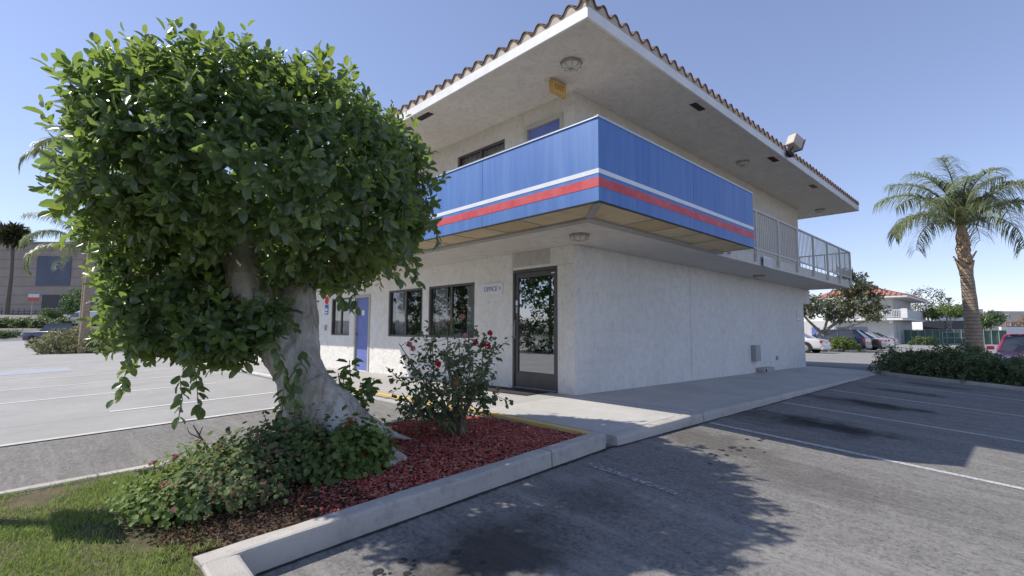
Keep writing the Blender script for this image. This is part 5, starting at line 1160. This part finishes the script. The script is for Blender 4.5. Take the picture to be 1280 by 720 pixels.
# ------------------------------------------------------------------ left background
BR=M('brown_block',(.27,.235,.21),(.23,.20,.18),.4,.9); 
fwb=92; zt_=CAM[2]+(HY-305)/619*fwb; zb_=CAM[2]+(HY-400)/619*fwb
BR=M('brown_block_wall',(.40,.335,.285),(.35,.29,.245),.4,.9)
t,A,B=plain_block('office_block','brown two storey office block across the street','-' and -260,180,fwb,zt_,BR,22,zb_-1)
zpx=lambda y: CAM[2]+(HY-y)/619*fwb
BWIN=M('blue_glass',(.07,.085,.13),(.09,.11,.16),.3,.2)
onface(42,85,zpx(359),zpx(322),fwb-.05,BWIN,t,'window',.06); onface(52,83,zpx(393),zpx(371),fwb-.05,GW,t,'entrance',.06); onface(-120,-40,zpx(359),zpx(322),fwb-.05,BWIN,t,'window',.06)
onface(-260,180,zpx(306),zpx(304),fwb-.02,M('coping',(.36,.32,.29)),t,'coping',.3)
for k in range(8): onface(-260,180,zpx(394-11.3*k)-.03,zpx(394-11.3*k)+.03,fwb-.03,M('brown_groove',(.19,.165,.15)),t,'wall_groove',.012)
rl=thing('street_railing','dark metal railing along the front of the brown block','railing',tuple(at(20,fwb-4,zpx(395)))); m=MB()
for z in (0,.5,1.0): m.tube([at(-60,fwb-4,zpx(396)+z),at(85,fwb-4,zpx(396)+z)],.05,5)
for px in range(-60,86,7): m.tube([at(px,fwb-4,zpx(398)-.4),at(px,fwb-4,zpx(396)+1.0)],.05,5)
m.build('rails',GW,rl)
tp=at(40,78); sg=thing('street_sign','white and red board sign on a post before the brown block','sign',(tp[0],tp[1],G(*tp[:2]))); z78=lambda y: CAM[2]+(HY-y)/619*78
MB().tube([at(40,78,z78(400)-.5),at(40,78,z78(372))],.07,6).build('post',METAL,sg)
onface(34.5,48,z78(374.2),z78(370),78,SIGNW,sg,'upper_panel',.06); onface(34.5,48,z78(379),z78(374.2),78,M('orange_red',(.62,.14,.08)),sg,'lower_panel',.06)
cs=None
for i,(px,fw,w,lab) in enumerate(((-6,66,1.2,'clipped green shrub cut by the left picture edge'),(10,66,1.35,'clipped green shrub left of the street sign post'),(32,66,1.35,'clipped green shrub under the street sign'),(54,66,1.3,'clipped green shrub above the pickup bed'),(78,64,1.1,'clipped green shrub beside the white van'))):
    p=at(px,fw); zb2=CAM[2]+(HY-414)/619*fw
    if cs is None: cs=bush(lab,(p[0],p[1],zb2),1.0,1.45,240,.22,leafmat('clipped_leaf',(.05,.085,.022),(.11,.16,.045),.2),'clipped_shrub','clipped shrubs on the street bank',box=3.2); cs.scale=(w,w,1)
    else: c=copy_tree(cs); c.location=(p[0],p[1],zb2); c['label']=lab; c.scale=(w,w,1); c.rotation_euler[2]=i
# planted bank carrying the shrubs
m=MB(); BANK=M('bank_cover',(.12,.115,.07),(.20,.18,.13),.8,.95)
zb2=CAM[2]+(HY-414)/619*64
A_=[at(-90,62),at(150,62)]; B_=[at(-90,70),at(150,70)]
m.add([(*q[:2],-.42) for q in A_]+[(*q[:2],zb2) for q in (at(-90,64),at(150,64))]+[(*q[:2],zb2+.9) for q in B_]+[(*q[:2],zb2+2.0) for q in (at(-90,84),at(150,84))],[(0,1,3,2),(2,3,5,4),(4,5,7,6)]); struct(m.build('bank',BANK))
for i,(px,fw,r,h,mt,lab) in enumerate(((20,61,1.5,.9,TL3,'low grey shrub at the foot of the bank by the left edge'),(5,60,1.4,.7,TL4,'dark low shrub at the far left behind the lot'),(62,72,1.3,1.6,TL4,'dark green shrub by the block entrance'),(70,73,1.2,1.4,TL3,'pale shrub beside the block entrance'))):
    p=at(px,fw); bush(lab,(p[0],p[1],CAM[2]+(HY-(424 if i<2 else 402))/619*fw-.3),r,h+.3,200,.22,mt)
# tangled bush at the lot's end
p=at(100,28.5); TB=leafmat('tangle_leaf',(.10,.11,.055),(.19,.20,.08),.2,rough=.6,c3=(.27,.22,.16))
tb=bush('tangled grey green bush at the end of the concrete lot',(p[0],p[1],G(*p[:2])),(1.9,1.9),1.35,900,.14,TB,'tangled_bush')
m=MB()
for i in range(320):
    d=rdir(1)[0]; d[2]=abs(d[2])*.8; e=d*np.array([1.85,1.85,1.25])*rng.uniform(.75,1.12); m.tube([e*.35+rng.normal(size=3)*.1,e*.75+rng.normal(size=3)*.14,e],[.012,.01,.005],4,False)
m.build('bare_twigs',M('grey_twig',(.24,.20,.17),(.30,.26,.22),6,.9),tb,local=True)
p=at(128,28); bush('dry bush continuing behind the ficus leaves',(p[0],p[1],G(*p[:2])),(1.6,1.6),1.0,420,.14,TB,'tangled_bush')
struct(MB().box((p[0]-16,p[1]-2.,G(p[0],p[1])-.1),(p[0]+6,p[1]-1.8,G(p[0],p[1])+.10)).build('lot_kerb',CURB) if False else MB().grid([-2,-1],[26,27],lambda x,y:G(x,y)+.012).build('pavement_patch',PATCH))
# things seen mirrored in the motel glass
for i,(x,y,h,mt,lab) in enumerate(((-22,14,7.5,TL4,'dark round street tree across the drive mirrored in the office door'),(-24,22,9.5,TL4,'tall street tree across the drive'),(-23,31,8.5,TL2,'pale street tree across the drive, mirrored in the windows'),(-24,41,9.5,TL4,'furthest street tree across the drive'))):
    make_tree(lab,(x,y,G(x,y)),[(0,0,h*.58,2.6,3.4,h*.34,420),(.6,1.2,h*.8,1.8,2.2,h*.2,200)],.36,mt,[[(0,0,0,.18),(0,0,h*.6,.1)]],None,'street_tree',6,GBARK)
bush('long clipped hedge beyond the drive, mirrored in the office door',(-19,26,G(-19,26)),(1.3,17),2.3,1500,.26,TL4,'boundary_hedge',box=5,cat='hedge')
# small notice post on the lawn, just left of the picture; its shadow falls on the grass
t=thing('lawn_notice','small brown notice board on a post standing on the lawn','notice board',(-7.0,-.1,lawnz(-7,-.1)))
z0=lawnz(-7,-.1); MB().box((-7.05,-.15,z0-.1),(-6.95,-.05,z0+1.42)).build('post',WD,t,bevel=.006); MB().box((-6.94,-.55,z0+.88),(-6.90,.12,z0+1.36)).build('board',WD,t,bevel=.004)

# ------------------------------------------------------------------ light, sky, camera
SHX,SHY = .61,-.72      # shadow shift per metre of height
sun_dir = Vector((-SHX,-SHY,1)).normalized(); elev = math.asin(sun_dir.z)
w=bpy.data.worlds.new('World'); scene.world=w; w.use_nodes=True; wt=w.node_tree
sky=wt.nodes.new('ShaderNodeTexSky'); sky.sky_type='NISHITA'; sky.sun_disc=False; sky.sun_elevation=elev
sky.sun_rotation=math.atan2(sun_dir.x,sun_dir.y); sky.altitude=50; sky.air_density=.85; sky.dust_density=.1; sky.ozone_density=2.
tint=wt.nodes.new('ShaderNodeMix'); tint.data_type='RGBA'; tint.blend_type='MULTIPLY'; tint.inputs['Factor'].default_value=1.; tint.inputs['B'].default_value=(.89,.85,.97,1)
gam=wt.nodes.new('ShaderNodeGamma'); gam.inputs['Gamma'].default_value=.72; wt.links.new(sky.outputs[0],gam.inputs['Color']); wt.links.new(gam.outputs[0],tint.inputs['A']); wt.links.new(tint.outputs['Result'],wt.nodes['Background'].inputs['Color']); wt.nodes['Background'].inputs['Strength'].default_value=.15
sl=bpy.data.lights.new('sun','SUN'); sl.energy=2.7; sl.angle=R_(.53); sl.color=(1.,.94,.84); so=bpy.data.objects.new('sun',sl); COL.objects.link(so)
so.rotation_euler=sun_dir.to_track_quat('Z','Y').to_euler()
so.location=(-10,8,30)
cd=bpy.data.cameras.new('camera'); co=bpy.data.objects.new('camera',cd); COL.objects.link(co); scene.camera=co
cd.sensor_width=36; cd.lens=36*F_PX/1280; cd.clip_start=.05; cd.clip_end=3000
Fv=Vector(FH)*math.cos(PITCH)+Vector((0,0,1))*math.sin(PITCH); Uv=-Vector(FH)*math.sin(PITCH)+Vector((0,0,1))*math.cos(PITCH); Rv=Vector(RH)
Rr=Rv*math.cos(ROLL)+Uv*math.sin(ROLL); Ur=Uv*math.cos(ROLL)-Rv*math.sin(ROLL)
mw=Matrix((( Rr.x,Ur.x,-Fv.x,CAM[0]),(Rr.y,Ur.y,-Fv.y,CAM[1]),(Rr.z,Ur.z,-Fv.z,CAM[2]),(0,0,0,1))); co.matrix_world=mw
vs=scene.view_settings; vs.view_transform='Standard'; vs.look='None'; vs.exposure=1.02; vs.gamma=1; vs.use_curve_mapping=False
scene.cycles.max_bounces=8; scene.cycles.transparent_max_bounces=12
